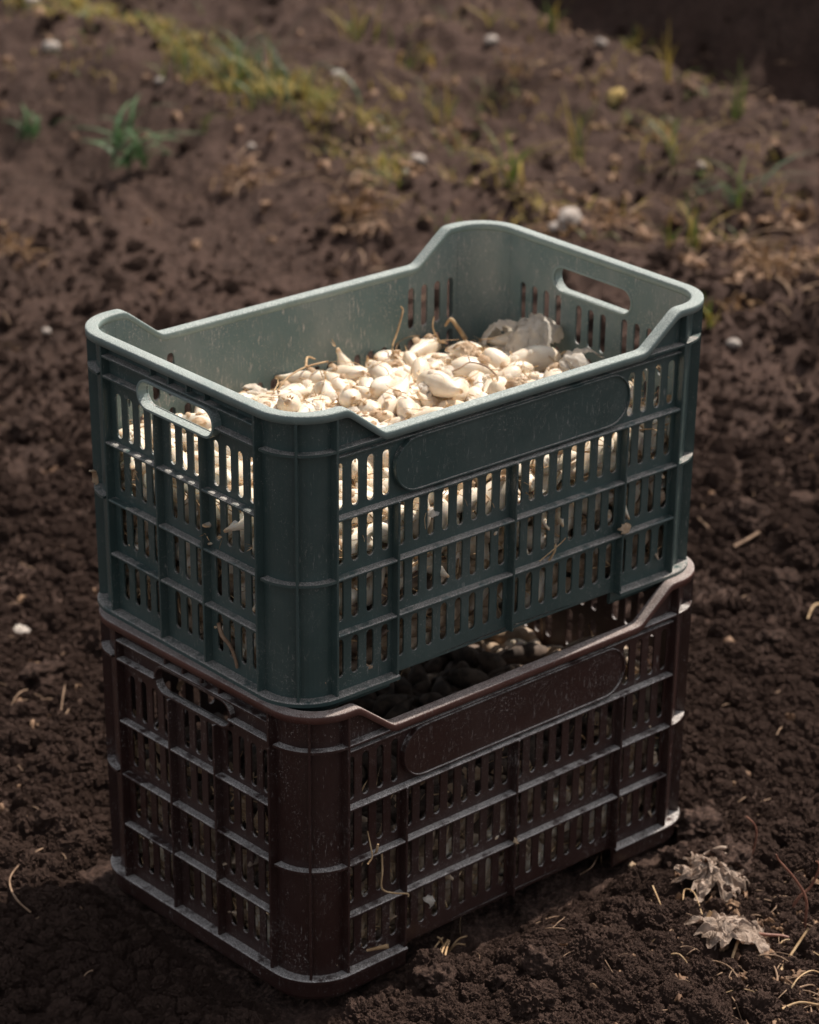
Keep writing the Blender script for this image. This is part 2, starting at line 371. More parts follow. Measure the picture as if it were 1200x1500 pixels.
def perim(step=.004, z=None):
    """outer outline with inward normals: [(x, y, nx, ny)] counter-clockwise from the front left"""
    out = []
    def line(a, b):
        n = max(2, int(math.dist(a, b)/step)); d = ((b[0]-a[0])/math.dist(a, b), (b[1]-a[1])/math.dist(a, b))
        for i in range(n): t = i/n; out.append((a[0]+(b[0]-a[0])*t, a[1]+(b[1]-a[1])*t, -d[1], d[0]))
    def cor(cx, cy, a0):
        for i in range(14):
            a = a0+PI/2*i/14; out.append((cx+RC*math.cos(a), cy+RC*math.sin(a), -math.cos(a), -math.sin(a)))
    line((RC, 0), (L_-RC, 0)); cor(L_-RC, RC, -PI/2); line((L_, RC), (L_, W_-RC)); cor(L_-RC, W_-RC, 0)
    line((L_-RC, W_), (RC, W_)); cor(RC, W_-RC, PI/2); line((0, W_-RC), (0, RC)); cor(RC, RC, PI)
    return out
def sweep(path, prof, closed=True, zf=None):
    V, F = [], []; n, mm = len(path), len(prof)
    for x, y, nx, ny in path:
        z = zf(x) if zf else 0
        for d, q in prof: V.append((x+nx*d, y+ny*d, z+q))
    for i in range(n if closed else n-1):
        for j in range(mm):
            a, b = i*mm+j, i*mm+(j+1) % mm; c_, d_ = ((i+1) % n)*mm+j, ((i+1) % n)*mm+(j+1) % mm
            F.append((b, d_, c_, a))
    if not closed: F += [tuple(range(mm)), tuple((n-1)*mm+j for j in range(mm))[::-1]]
    return V, F
def corner_path(sx, sy, n=14, r=RC):
    """arc of one corner; sx, sy in (0, 1) choose which"""
    cx = RC if sx == 0 else L_-RC; cy = RC if sy == 0 else W_-RC
    a0 = {(0, 0): PI, (1, 0): 1.5*PI, (1, 1): 0, (0, 1): PI/2}[(sx, sy)]
    return [(cx+r*math.cos(a0+PI/2*i/n), cy+r*math.sin(a0+PI/2*i/n), -math.cos(a0+PI/2*i/n), -math.sin(a0+PI/2*i/n)) for i in range(n+1)]
def c_path(xe, sx):
    """one end of the crate: along the front, round the short side, along the back"""
    P_ = [(xe, W_, 0, -1)]+corner_path(0, 1)+[(0, W_/2, 1, 0)]+corner_path(0, 0)+[(xe, 0, 0, 1)]
    if sx: P_ = [(L_-x, y, -nx, ny) for x, y, nx, ny in P_]
    return P_
def assign_inner(me):
    """the worn inside faces of a wall or post"""
    for p in me.polygons:
        c = p.center; x, y = min(c.x, L_-c.x), min(c.y, W_-c.y)
        d = RC-math.hypot(RC-x, RC-y) if x < RC and y < RC else min(x, y)
        if d-(H_-c.z)*TP > DP+TH*.85 and abs(p.normal.z) < .5: p.material_index = 1

def build_crate(name, mat, mat_in, mat_rim, ring=False):
    root = empty(name, (0, 0, 0))
    def part(nm, VF, parent=root, m_=None, smooth=False, inner=False):
        me = crate_mesh(nm, VF[0], VF[1], smooth); o = link(nm, me, parent, [m_ or mat, mat_in] if inner else (m_ or mat))
        if inner: me.update(); assign_inner(me)
        return o
    sl = .0092; pit = .0197; dm = DP+TH/2
    rows = [(.2015, .2505), (.142, .189), (.0805, .1255), (.0185, .0605)]
    for side in ('front', 'back'):
        o = [(RC, .0)]
        o += [(xB+.004, 0)]+[(u, .006*math.sin(PI*(u-xB)/(L_-2*xB))**.6) for u in np.linspace(xB+.006, L_-xB-.006, 24)]+[(L_-xB-.004, 0), (L_-RC, 0)]
        o += [(u, rimz(u)-.0035) for u in np.linspace(L_-RC, RC, 110)]
        holes = []
        for r_, (a, b) in enumerate(rows):
            for (c0, c1, n) in ((xA, xB, 4), (xB, L_/2, 8), (L_/2, L_-xB, 8), (L_-xB, L_-xA, 4)):
                if r_ == 0 and n == 8: continue
                mc = (c0+c1)/2
                holes += [stadium_v(mc+(i-(n-1)/2)*pit, a, b, sl) for i in range(n)]
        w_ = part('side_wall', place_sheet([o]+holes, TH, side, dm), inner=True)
        for (x_, top) in ((xA, H_-.007), (xB, z1), (L_/2, z1), (L_-xB, z1), (L_-xA, H_-.007)):
            part('rib', box(side, x_-.0014, x_+.0014, .004, top, .0002, DP+.0006), w_)
        for z_ in (z1, z2, z3):
            part('rib', box(side, xA, L_-xA, z_-.0018, z_+.0018, .0010, DP+.0006, .0012), w_)
        for a, b in ((xA, .128), (L_-.128, L_-xA)): part('rib', box(side, a, b, zb-.0015, zb+.0015, .0008, DP+.0006), w_)
        part('rib', box(side, xA, L_-xA, .2575, .2598, .0050, DP+.0006), w_)
        pl = part('label_panel', place_sheet([stadium_h(.1335, L_-.1335, .2285, .055, 14)], .0050, side, .0078), w_)
        part('panel_edge', place_sheet([stadium_h(.1320, L_-.1320, .2285, .058, 14), stadium_h(.1340, L_-.1340, .2285, .054, 14)], .0070, side, .0068), w_)
        if False:
            part('panel_ring', place_sheet([arc(.170, .2285, .0225, 0, 2*PI, 30)[:-1], arc(.170, .2285, .0215, 0, 2*PI, 30)[:-1]], .0020, side, .0058), w_)
    for side in ('near', 'far'):
        o = [(RC, 0), (W_-RC, 0), (W_-RC, H_-.0035), (RC, H_-.0035)]
        holes = []
        for r_, (a, b) in enumerate(rows):
            for (c0, c1, n) in ((yS, yT, 4), (yT, W_-yT, 3), (W_-yT, W_-yS, 4)):
                mc = (c0+c1)/2; top = b-.0035 if (n == 3 and r_ == 0) else b
                holes += [stadium_v(mc+(i-(n-1)/2)*.0195, a, top, sl) for i in range(n)]
        hz, hh, hw = .2700, .0275, .0615
        holes.append(stadium_h(W_/2-hw, W_/2+hw, hz, hh, 10))
        w_ = part('end_wall', place_sheet([o]+holes, TH, side, dm), inner=True)
        for (u, top) in ((yS, H_-.007), (yT, .2535), (W_-yT, .2535), (W_-yS, H_-.007)):
            part('rib', box(side, u-.0014, u+.0014, .004, top, .0002, DP+.0006), w_)
        for z_ in (z1, z2, z3):
            part('rib', box(side, yS, W_-yS, z_-.0018, z_+.0018, .0010, DP+.0006, .0012), w_)
        part('rib', box(side, yS, W_-yS, .2885, .2912, .0008, DP+.0006), w_)
        for a, b in ((yS, W_/2-hw), (W_/2+hw, W_-yS)): part('rib', box(side, a, b, zb-.0015, zb+.0015, .0008, DP+.0006), w_)
        for u in (W_/2-.045, W_/2-.015, W_/2+.015, W_/2+.045):
            part('rib', box(side, u-.0013, u+.0013, .2905, H_-.006, .0035, DP+.0006), w_)
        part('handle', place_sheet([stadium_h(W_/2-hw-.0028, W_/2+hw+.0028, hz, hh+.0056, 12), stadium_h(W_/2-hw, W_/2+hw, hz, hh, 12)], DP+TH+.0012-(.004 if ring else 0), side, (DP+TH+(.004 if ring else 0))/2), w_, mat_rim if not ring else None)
    for sx in (0, 1):
        for sy in (0, 1):
            cp = corner_path(sx, sy)
            c_ = part('corner_post', sweep(cp, [(DP, 0), (DP+TH, 0), (DP+TH, H_-.004), (DP, H_-.004)], False), smooth=False, inner=True)
            for z_ in (zb, z2): part('rib', sweep(cp, [(.0008, z_-.0014), (DP+.0006, z_-.0014), (DP+.0006, z_+.0014), (.0008, z_+.0014)], False), c_)
            x, y, nx, ny = cp[7]; tx, ty = -ny*.0013, nx*.0013
            V, F = [], []
            for q in (.004, H_-.007):
                for d, s in ((.0002, -1), (.0002, 1), (DP+.0008, 1), (DP+.0008, -1)): V.append((x+nx*d+tx*s, y+ny*d+ty*s, q))
            F = [(0, 1, 2, 3), (7, 6, 5, 4)]+[(i, 4+i, 4+(i+1) % 4, (i+1) % 4) for i in range(4)]
            part('rib', (V, F), c_)
    rp = perim()
    prof = [(.0, -.0085), (.0, -.0016), (.0004, -.0004), (.0016, .0), (.0120, .0), (.0133, -.0004), (.0137, -.0016), (.0137, -.006), (DP+TH+.0003, -.008), (DP-.001, -.0075), (.0086, -.0032), (.0028, -.0032), (.0024, -.0085)]
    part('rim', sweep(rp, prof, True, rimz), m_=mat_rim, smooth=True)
    for sx in (0, 1):
        pth = c_path(.1362, sx)
        fl = part('flange', sweep(pth, [(-.0016, -.0012), (-.0016, .0026), (-.0006, .0038), (.0135, .0038), (.0135, 0), (.0, 0)], False))
        fi, fz = (.0025, -.0215) if ring else (.0145, -.016)
        part('foot', sweep(pth, [(fi+.0018, fz), (fi, fz+.004), (fi, .0002), (fi+.0045, .0002), (fi+.0045, fz)], False), fl)
    V = [(.018, .018, .001), (L_-.018, .018, .001), (L_-.018, W_-.018, .001), (.018, W_-.018, .001)]
    b = DP+TH
    V = [(b-.001, b+.03, .0005), (b+.03, b-.001, .0005), (L_-b-.03, b-.001, .0005), (L_-b+.001, b+.03, .0005), (L_-b+.001, W_-b-.03, .0005), (L_-b-.03, W_-b+.001, .0005), (b+.03, W_-b+.001, .0005), (b-.001, W_-b-.03, .0005)]
    V = V+[(x, y, .0035) for x, y, z in V]
    part('base', (V, [tuple(range(8))[::-1], tuple(range(8, 16))]+[(i, (i+1) % 8, 8+(i+1) % 8, 8+i) for i in range(8)]))
    return root
green = build_crate('plastic_crate', M['green'], M['green_in'], M['green_rim'])
green.location = (0, 0, GZ)
tag(green, 'green slotted plastic crate full of white onion bulbs, stacked on the brown crate', 'crate', 'stacked plastic harvest crates')
brown = build_crate('plastic_crate', M['brown'], M['brown_in'], M['brown_rim'], True)
BR = math.radians(1.234)
bc = Vector((L_/2-.0054, W_/2-.0141, GZ-.3112))
off = Matrix.Rotation(BR, 3, 'Z') @ Vector((L_/2, W_/2, 0))
brown.location = (bc.x-off.x, bc.y-off.y, bc.z); brown.rotation_euler = (0, 0, BR)
tag(brown, 'dusty dark brown slotted plastic crate standing on the soil under the green crate', 'crate', 'stacked plastic harvest crates')
# the two objects are different things of the same kind

# ------------------------------------------------------------------ bulbs
PACK = [
55,79,39,49,0,49,8,69,144,51,9,49,78,4,55,196,57,48,17,13,8,67,229,33,12,83,49,1,62,307,36,28,95,48,5,59,360,56,33,27,91,4,
52,436,36,45,1,45,7,65,497,51,20,70,16,2,54,539,58,48,19,89,7,69,591,53,77,49,8,5,70,646,39,20,10,50,7,77,706,35,100,53,47,4,
109,76,35,42,99,48,4,136,121,59,45,22,91,6,149,195,38,97,67,45,8,142,284,50,11,42,20,3,109,330,107,87,63,81,8,126,384,38,70,4,46,7,
133,442,32,3,67,47,2,147,477,63,0,43,51,5,119,517,38,100,43,50,6,150,561,38,0,49,48,8,139,639,36,4,31,47,6,127,692,50,50,19,10,2,
164,67,35,84,14,47,4,218,121,63,43,43,99,4,184,134,46,59,93,26,4,163,244,38,2,35,47,8,171,308,34,2,65,48,3,172,369,33,36,98,48,2,
241,371,36,4,70,49,5,181,521,57,72,38,7,5,203,553,86,18,76,78,8,216,611,36,100,54,49,5,160,603,59,24,45,8,3,190,704,37,100,55,45,7,
223,68,35,11,82,47,4,236,175,36,10,80,47,6,262,115,53,29,79,85,4,251,248,33,87,84,46,2,227,289,54,56,22,9,6,233,343,60,29,37,7,6,
203,420,48,90,59,21,2,252,494,34,0,46,47,4,266,532,49,11,44,19,3,249,565,33,99,39,48,2,236,658,34,1,58,49,2,239,702,117,3,50,67,8,
318,53,37,100,46,46,7,341,50,78,0,48,56,4,310,181,37,10,80,48,6,299,247,51,36,28,7,1,287,301,39,97,34,48,7,300,354,53,26,20,82,5,
283,431,38,80,90,50,7,250,477,50,47,90,80,3,337,529,35,4,29,48,4,300,580,34,78,9,47,3,330,628,58,27,65,8,8,280,690,34,89,20,46,4,
387,76,57,46,77,92,4,346,105,38,1,38,48,8,368,176,59,71,36,7,7,355,248,35,100,47,48,4,348,309,34,27,95,48,3,352,334,72,89,20,40,7,
328,429,32,18,12,47,2,404,461,54,17,56,13,4,336,483,62,80,69,15,7,365,588,38,1,61,47,7,377,624,54,23,66,11,2,348,709,32,100,52,48,1,
437,52,77,1,45,43,6,427,75,35,29,95,45,5,413,159,48,53,91,78,3,378,209,36,100,50,49,4,413,267,32,23,92,47,1,429,336,37,98,36,49,6,
383,380,36,94,74,49,5,444,445,36,4,30,46,6,426,495,51,48,85,85,1,431,572,35,58,99,46,5,423,647,35,18,11,49,3,403,706,52,83,53,12,4,
470,71,33,21,90,46,3,476,117,36,88,17,47,5,469,172,35,2,62,47,5,477,237,37,51,100,49,5,462,294,31,97,67,46,1,502,364,33,38,1,47,2,
439,391,49,44,89,81,1,506,448,54,59,19,12,4,479,498,35,94,27,47,4,482,548,32,18,88,47,2,489,603,36,82,11,47,6,524,659,48,94,48,73,4,
556,50,34,100,46,46,4,539,126,35,44,100,46,5,551,218,99,46,62,2,8,544,243,35,98,63,45,5,519,296,46,21,82,75,1,525,338,46,60,12,19,2,
481,409,55,21,45,10,6,539,450,56,53,80,10,3,592,537,58,35,75,9,6,572,663,34,45,0,45,4,543,574,35,62,98,48,4,502,703,38,100,50,50,6,
574,60,84,71,29,90,2,583,113,33,33,97,47,3,604,173,59,57,37,98,3,573,209,34,93,74,46,4,577,258,83,77,17,75,7,596,396,36,84,86,45,7,
569,418,56,22,57,9,7,581,478,37,31,96,49,5,640,550,31,29,95,47,1,595,590,95,75,80,82,3,591,621,76,100,55,52,4,605,624,38,66,97,48,7,
635,50,53,23,46,8,3,613,117,76,98,44,62,5,635,153,49,20,17,27,7,685,200,33,46,0,46,3,653,306,38,79,91,49,6,604,312,36,23,8,47,5,
649,396,34,18,11,46,5,636,437,54,53,80,10,5,637,501,53,84,64,84,4,646,556,43,8,30,68,2,642,682,39,87,16,49,7,728,666,99,42,50,99,8,
696,54,58,80,47,90,7,686,114,35,13,83,50,3,717,169,36,56,100,48,5,651,234,51,74,85,76,6,744,274,53,56,19,89,1,706,294,56,77,74,85,6,
691,389,33,15,14,50,1,696,436,56,45,14,84,8,679,509,34,23,8,49,3,674,604,37,98,36,45,8,700,651,46,69,87,22,2,711,705,36,0,51,49,5,
756,53,37,0,47,47,7,747,116,81,85,85,40,8,765,128,37,75,93,47,6,752,253,37,2,38,47,7,785,253,77,68,96,49,4,740,327,36,0,45,46,6,
768,370,54,23,62,10,4,744,462,77,29,6,40,7,756,504,37,1,59,48,6,742,577,34,10,20,47,4,748,627,55,16,55,14,6,768,688,31,68,97,46,1,
858,55,39,0,50,50,7,822,123,51,82,79,76,6,858,180,33,53,0,46,3,785,214,36,0,48,48,5,829,271,38,77,8,48,6,856,362,35,65,2,45,5,
776,408,37,6,73,45,7,770,453,34,94,27,46,4,818,518,35,27,95,49,3,766,561,55,58,81,88,3,795,656,33,50,100,46,3,840,706,44,3,52,67,4,
924,54,60,73,49,5,6,887,101,38,99,43,48,7,902,169,37,49,0,50,5,857,196,79,93,74,60,6,915,237,45,96,37,35,8,884,360,56,24,29,88,6,
855,424,32,97,34,46,1,875,497,50,38,15,16,5,886,511,31,2,62,46,1,829,572,37,9,78,49,6,841,643,38,37,98,46,8,921,662,105,89,50,81,4,
960,87,60,51,70,4,8,953,130,53,31,61,5,1,941,168,58,27,25,87,8,897,297,52,24,74,86,2,952,300,38,57,1,48,7,884,309,33,86,84,47,3,
929,391,34,73,6,46,4,913,463,73,61,98,44,2,910,555,32,10,20,49,1,899,582,58,28,58,6,6,906,631,36,11,81,46,6,929,685,33,56,100,48,2,
1010,52,36,100,47,47,5,1007,97,57,36,66,95,3,1012,133,37,98,37,45,7,1011,216,32,4,31,46,2,997,272,37,54,100,49,5,1017,334,37,3,66,45,7,
1006,441,35,62,2,46,5,971,409,37,67,3,49,6,954,509,38,53,100,48,7,991,583,36,3,67,47,6,1005,646,41,56,1,41,7,997,708,33,100,53,47,2,
1069,69,86,23,16,25,7,1059,105,50,81,65,13,4,1079,178,38,98,64,47,7,1045,206,65,97,65,41,6,1083,314,47,65,93,29,6,1052,380,38,1,41,46,8,
1048,451,33,42,99,50,2,1083,482,37,42,99,45,7,993,524,50,46,15,14,3,1053,539,38,92,78,48,7,1090,648,47,44,8,76,2,1048,705,54,83,50,13,4,
1112,49,54,21,48,91,2,1102,88,38,16,13,49,7,1108,145,45,90,60,22,3,1102,239,36,6,73,49,4,1123,295,55,53,87,84,7,1127,344,33,55,0,45,3,
1119,403,58,47,74,6,7,1106,478,72,14,34,80,4,1122,550,58,54,82,88,8,1083,594,38,1,59,49,6,1122,647,58,54,27,6,8,1123,704,77,51,51,100,6,
49,82,106,46,60,99,3,72,117,85,88,46,18,5,73,172,94,84,51,13,8,74,255,68,3,66,58,7,50,297,94,48,68,4,3,66,351,113,18,12,58,3,
65,411,63,80,86,31,3,53,461,96,49,5,28,5,65,565,121,19,87,62,2,91,577,92,52,18,12,6,67,621,129,81,49,89,3,68,683,79,77,91,42,7,
105,50,90,13,49,16,3,96,109,106,42,1,42,7,127,163,117,85,14,48,3,134,195,93,15,75,25,1,99,277,120,29,90,70,2,100,347,53,50,91,79,7,
109,394,100,75,19,80,2,72,445,118,90,53,20,3,123,535,104,59,81,88,8,128,582,69,15,78,28,4,107,645,71,12,17,52,5,171,648,101,44,17,87,5,
159,52,93,31,49,4,4,187,79,89,28,86,77,7,154,148,87,4,64,36,1,137,235,100,60,81,12,4,173,314,89,74,69,11,4,142,357,77,55,100,54,6,
158,418,93,84,24,76,6,170,463,31,3,67,47,1,218,594,104,68,4,46,2,210,613,70,52,0,52,3,193,668,118,89,33,24,3,219,690,74,10,79,58,6,
320,136,67,98,49,64,6,297,165,92,22,77,19,7,192,166,68,2,62,49,4,192,236,79,33,94,66,4,276,292,111,76,8,59,2,211,355,116,65,97,57,7,
213,385,76,88,82,51,7,237,452,77,3,40,37,8,236,505,94,91,78,55,6,267,570,90,28,68,9,7,248,612,101,50,73,6,5,279,655,120,2,38,41,7,
240,68,76,56,8,77,3,271,88,94,9,47,78,6,248,242,70,7,74,59,6,320,229,91,54,76,92,5,288,290,83,8,25,41,7,306,368,107,71,94,37,6,
293,404,75,35,3,41,3,305,509,76,6,26,53,1,304,531,129,43,23,9,3,316,570,125,29,85,79,2,290,634,88,46,92,23,7,303,706,92,65,53,98,5,
369,54,117,100,50,46,6,355,95,129,85,31,80,7,376,146,96,17,55,87,6,360,251,93,68,12,77,7,349,244,144,68,92,29,5,354,341,118,43,3,34,6,
343,421,85,48,73,94,8,388,468,89,48,86,16,4,329,572,72,1,61,46,6,385,580,126,3,62,37,8,355,624,122,96,55,32,3,345,691,50,49,87,83,1,
432,68,106,62,9,76,4,408,129,140,8,55,76,7,385,197,112,81,60,12,5,390,244,66,28,5,52,2,407,299,90,18,30,83,8,409,355,89,76,80,20,4,
385,397,76,32,4,59,4,370,438,51,63,20,12,1,382,515,55,21,62,89,4,387,545,101,19,37,87,8,373,671,56,15,52,86,4,460,702,80,98,63,58,6,
487,90,95,81,38,13,7,449,121,71,25,93,56,1,478,154,73,22,91,47,6,513,212,80,52,23,8,2,459,283,78,22,11,36,4,461,354,87,26,29,88,7,
470,383,114,77,19,79,3,454,466,92,67,7,31,6,482,547,69,97,64,41,3,451,588,80,5,56,71,5,455,649,72,88,82,53,6,514,635,80,42,78,90,5,
507,72,117,77,92,51,3,555,144,72,77,88,32,6,487,212,85,66,5,65,2,509,176,121,66,10,25,3,509,281,96,47,73,94,6,525,349,98,94,73,46,4,
528,389,86,21,42,90,1,521,453,111,33,3,55,6,506,506,69,1,43,57,7,526,564,86,23,21,80,2,548,648,116,39,5,68,7,535,694,74,93,75,49,1,
625,82,58,18,37,86,8,559,109,118,72,14,23,5,543,166,89,17,48,12,3,602,278,62,44,96,67,2,556,325,55,78,60,10,4,600,359,75,82,88,44,4,
612,373,111,1,57,40,4,600,419,134,77,34,11,5,583,463,78,95,30,59,1,558,613,158,93,46,24,3,584,576,113,28,94,44,2,597,682,88,37,8,26,7,
631,48,156,99,47,41,2,617,144,111,96,65,38,6,608,217,74,89,80,57,1,677,203,109,54,63,2,6,629,301,85,50,0,51,4,708,336,91,28,66,8,4,
669,362,93,59,13,82,6,693,439,114,92,25,40,3,643,475,86,13,73,75,6,637,556,93,60,7,73,7,644,639,99,79,12,34,6,684,706,74,100,54,47,5,
667,92,98,27,56,94,6,695,72,126,20,15,30,7,722,172,62,1,57,58,1,689,282,82,84,13,49,8,678,248,129,12,73,72,4,695,377,121,17,49,88,7,
724,382,49,29,18,17,1,764,466,126,73,88,73,3,687,558,88,23,24,17,5,703,588,69,0,47,51,5,681,648,114,50,17,87,8,718,707,106,1,52,58,3,
760,50,149,99,48,41,3,768,78,97,27,30,90,5,802,174,47,13,72,76,2,743,203,88,18,81,28,7,759,300,107,52,60,99,2,749,344,81,24,69,12,1,
769,414,88,31,15,80,5,803,463,82,70,47,4,2,715,529,89,10,30,73,7,768,524,97,77,65,11,2,733,609,103,89,19,58,4,789,679,71,16,86,43,5,
835,51,82,100,46,44,4,856,87,73,100,44,52,1,865,158,87,77,70,13,5,827,219,86,87,65,20,2,818,268,94,50,6,26,1,806,333,58,32,23,88,7,
880,474,113,42,54,99,3,831,436,113,39,6,71,1,824,489,75,3,64,59,1,834,599,79,8,77,44,7,803,586,105,61,12,19,7,830,704,91,1,53,62,6,
903,52,124,3,45,33,7,900,129,96,86,58,83,3,877,180,115,90,24,35,5,922,316,73,34,97,44,6,852,376,93,90,60,78,3,918,403,75,1,40,47,6,
850,423,91,92,59,76,7,887,451,47,8,33,71,5,846,514,89,76,25,84,5,863,583,121,97,64,41,1,862,640,95,62,22,89,4,880,688,114,80,89,41,3,
933,105,103,32,58,4,3,973,159,98,71,74,11,7,954,211,76,96,59,34,8,929,249,86,93,56,26,1,959,271,131,94,32,66,5,876,324,107,97,65,56,2,
942,380,110,97,62,62,5,894,526,109,18,88,47,8,924,543,93,51,70,96,2,949,580,86,53,18,12,4,900,622,92,73,53,94,3,922,703,81,12,50,17,6,
1024,54,102,84,48,87,7,1009,98,113,99,48,41,1,1017,164,51,38,78,10,2,1029,257,55,32,24,89,3,1007,278,85,9,24,63,8,962,320,94,83,32,17,6,
982,365,73,100,57,50,5,1014,431,75,86,84,46,8,985,504,75,3,64,58,4,978,570,93,68,86,20,7,978,638,55,25,57,7,3,972,693,68,84,84,65,3,
1057,76,157,51,91,21,7,1076,132,112,15,56,14,7,1060,175,97,3,46,66,5,1075,241,82,16,75,23,2,1078,288,102,68,96,42,3,1055,348,90,4,32,58,7,
1048,391,120,54,2,64,4,997,447,99,71,23,87,1,1035,544,91,8,56,76,2,1074,559,115,98,41,41,5,1043,634,60,63,81,13,7,1052,655,90,7,67,31,4,
1107,50,118,91,49,21,3,1124,97,80,55,4,31,7,1126,163,95,51,47,100,3,1116,202,100,32,38,95,3,1124,282,102,52,90,81,5,1103,342,119,8,40,75,5,
1101,432,76,96,70,49,7,1103,453,118,7,24,54,4,1109,516,103,23,53,8,5,1054,577,80,1,41,52,4,1125,621,103,55,28,5,6,1082,700,105,56,64,98,7,
49,47,130,43,46,1,1,76,144,156,91,76,62,7,72,194,160,10,21,60,7,83,239,125,62,13,19,3,65,262,102,83,84,33,1,76,359,153,99,59,43,4,
52,403,140,47,49,0,6,50,488,179,50,45,0,2,48,541,116,46,87,16,2,75,608,181,6,34,33,3,55,681,129,49,93,25,7,75,704,156,5,51,73,5,
114,51,144,4,45,32,6,110,110,149,85,86,48,5,157,190,145,16,16,66,6,129,200,178,67,82,16,4,115,308,168,90,78,40,4,157,347,163,71,32,8,2,
115,405,150,13,62,18,8,92,482,133,49,96,30,2,119,563,167,14,81,34,7,110,630,102,12,75,70,5,142,689,109,82,84,32,6,143,686,153,53,94,27,5,
201,53,143,20,50,90,5,156,92,136,95,50,72,3,200,157,121,95,43,28,1,183,258,141,91,53,79,5,204,259,116,39,99,49,5,175,289,174,37,67,5,3,
161,442,117,13,23,71,7,129,486,135,52,74,94,7,166,494,137,36,88,20,3,164,570,129,29,87,24,4,182,614,150,36,88,79,2,199,682,163,73,8,36,6,
294,50,127,77,50,92,2,210,104,144,68,10,75,3,252,173,100,71,6,60,8,181,202,99,23,92,46,2,244,252,139,50,7,76,7,253,328,169,29,91,69,5,
168,366,125,40,22,10,2,228,447,129,26,92,63,7,240,539,152,44,56,1,5,247,577,164,2,44,36,6,257,622,157,98,54,35,4,247,683,166,31,96,56,3,
286,93,146,72,31,10,2,263,117,127,91,50,21,2,283,192,125,88,66,21,5,276,246,134,61,77,91,4,294,326,147,63,9,25,1,318,358,146,31,96,46,2,
257,365,122,31,10,73,4,332,477,143,23,33,12,1,329,516,151,87,82,60,1,339,603,186,91,30,70,6,339,653,135,32,45,96,1,281,672,189,83,22,26,4,
333,73,171,17,85,35,8,392,137,116,63,97,59,1,326,158,147,53,98,37,4,306,235,163,75,84,76,2,407,300,148,76,84,25,6,356,415,169,26,18,19,5,
372,433,139,50,3,33,1,311,432,142,86,69,79,6,380,499,110,95,69,39,7,364,565,169,7,69,33,6,400,616,134,82,58,12,2,310,698,158,100,44,52,8,
415,52,173,7,46,24,6,409,88,162,22,67,88,4,424,191,115,36,85,83,1,426,230,85,28,78,86,5,454,300,147,80,65,13,1,448,356,143,62,3,63,2,
407,410,133,53,24,7,5,424,459,128,26,89,70,6,456,527,150,53,100,52,5,415,511,168,56,90,20,4,401,658,115,56,43,99,7,382,703,113,100,52,54,7,
479,69,151,80,89,55,1,486,143,127,81,19,74,6,453,194,132,38,21,89,7,436,231,164,54,13,83,5,460,268,116,10,80,45,4,484,347,162,21,86,70,6,
482,407,146,2,65,55,1,469,449,163,98,38,41,7,462,525,114,3,67,48,5,463,582,120,72,9,31,5,492,610,100,14,84,44,6,502,688,120,18,16,66,4,
527,72,159,76,93,55,3,528,162,168,33,32,93,3,504,182,167,82,87,62,2,535,227,155,88,31,76,1,509,278,160,100,47,46,7,542,343,134,35,95,66,8,
547,426,131,39,90,78,6,497,477,132,76,78,83,3,544,533,105,74,71,11,4,525,571,139,95,46,30,7,551,657,169,12,47,83,4,441,700,138,19,39,88,4,
550,54,122,28,49,5,6,570,115,163,26,83,79,3,611,234,126,69,96,44,2,560,255,127,11,59,20,4,586,293,138,59,43,1,7,590,360,142,29,92,66,8,
643,409,134,19,49,89,2,567,477,133,26,78,83,6,580,494,84,82,28,18,2,618,547,156,0,48,55,6,598,637,132,24,47,8,2,589,694,137,10,77,39,2,
627,72,136,47,84,86,6,692,123,177,60,63,3,2,657,182,100,91,21,48,5,646,229,129,64,68,6,3,657,316,142,81,78,77,8,632,343,171,60,97,38,6,
687,433,151,89,78,38,3,648,461,153,91,62,76,8,622,506,135,99,43,57,5,650,593,124,71,7,34,2,625,597,160,24,21,18,3,669,703,141,90,51,80,7,
681,77,170,28,93,37,8,680,134,98,39,48,99,1,719,173,104,42,94,72,5,684,158,147,88,54,18,2,704,273,140,17,74,21,6,721,293,132,30,75,88,1,
743,467,149,25,82,21,6,697,482,114,31,75,89,5,680,565,145,63,5,34,5,726,573,134,61,3,38,4,736,635,150,9,59,77,6,750,682,166,67,9,73,7,
739,47,96,19,46,89,1,789,117,101,88,57,19,3,786,157,111,74,55,6,2,759,190,140,10,20,47,4,763,341,175,86,84,56,5,787,277,129,79,73,83,4,
762,382,145,28,8,35,6,680,496,83,22,45,91,1,782,535,112,77,8,57,2,777,569,162,77,19,78,2,772,610,173,97,40,36,1,779,688,123,65,88,79,5,
881,83,130,20,31,85,6,830,115,118,88,21,35,3,829,162,141,19,77,22,6,824,252,164,1,49,58,3,834,266,128,86,85,54,5,833,329,82,27,73,88,1,
796,402,114,36,98,54,3,824,447,143,99,43,45,1,830,511,129,56,96,31,6,850,535,156,80,15,31,6,834,628,130,40,74,7,7,816,674,141,78,90,38,7,
903,75,165,61,96,33,5,905,133,143,3,44,33,2,883,194,154,58,1,42,3,882,225,118,87,17,57,5,872,282,94,88,63,80,6,886,386,166,87,71,24,6,
877,421,143,84,87,51,2,930,458,95,18,55,88,2,910,514,155,38,97,39,6,897,579,143,95,68,37,1,914,621,152,1,40,52,4,887,682,144,21,90,48,4,
980,65,190,22,49,9,7,976,122,162,66,3,42,1,952,191,129,88,66,21,6,954,232,134,49,61,1,3,904,294,152,73,94,43,6,914,357,142,99,58,46,2,
940,428,114,3,34,52,5,946,466,133,27,13,75,6,957,505,160,63,7,71,6,943,576,161,8,36,74,6,958,634,101,80,44,89,5,949,705,139,99,51,40,5,
993,52,146,80,47,90,6,1013,107,150,56,4,31,2,1010,154,128,54,10,20,6,1000,221,124,55,53,0,2,984,305,134,85,46,15,4,1003,342,122,19,60,12,4,
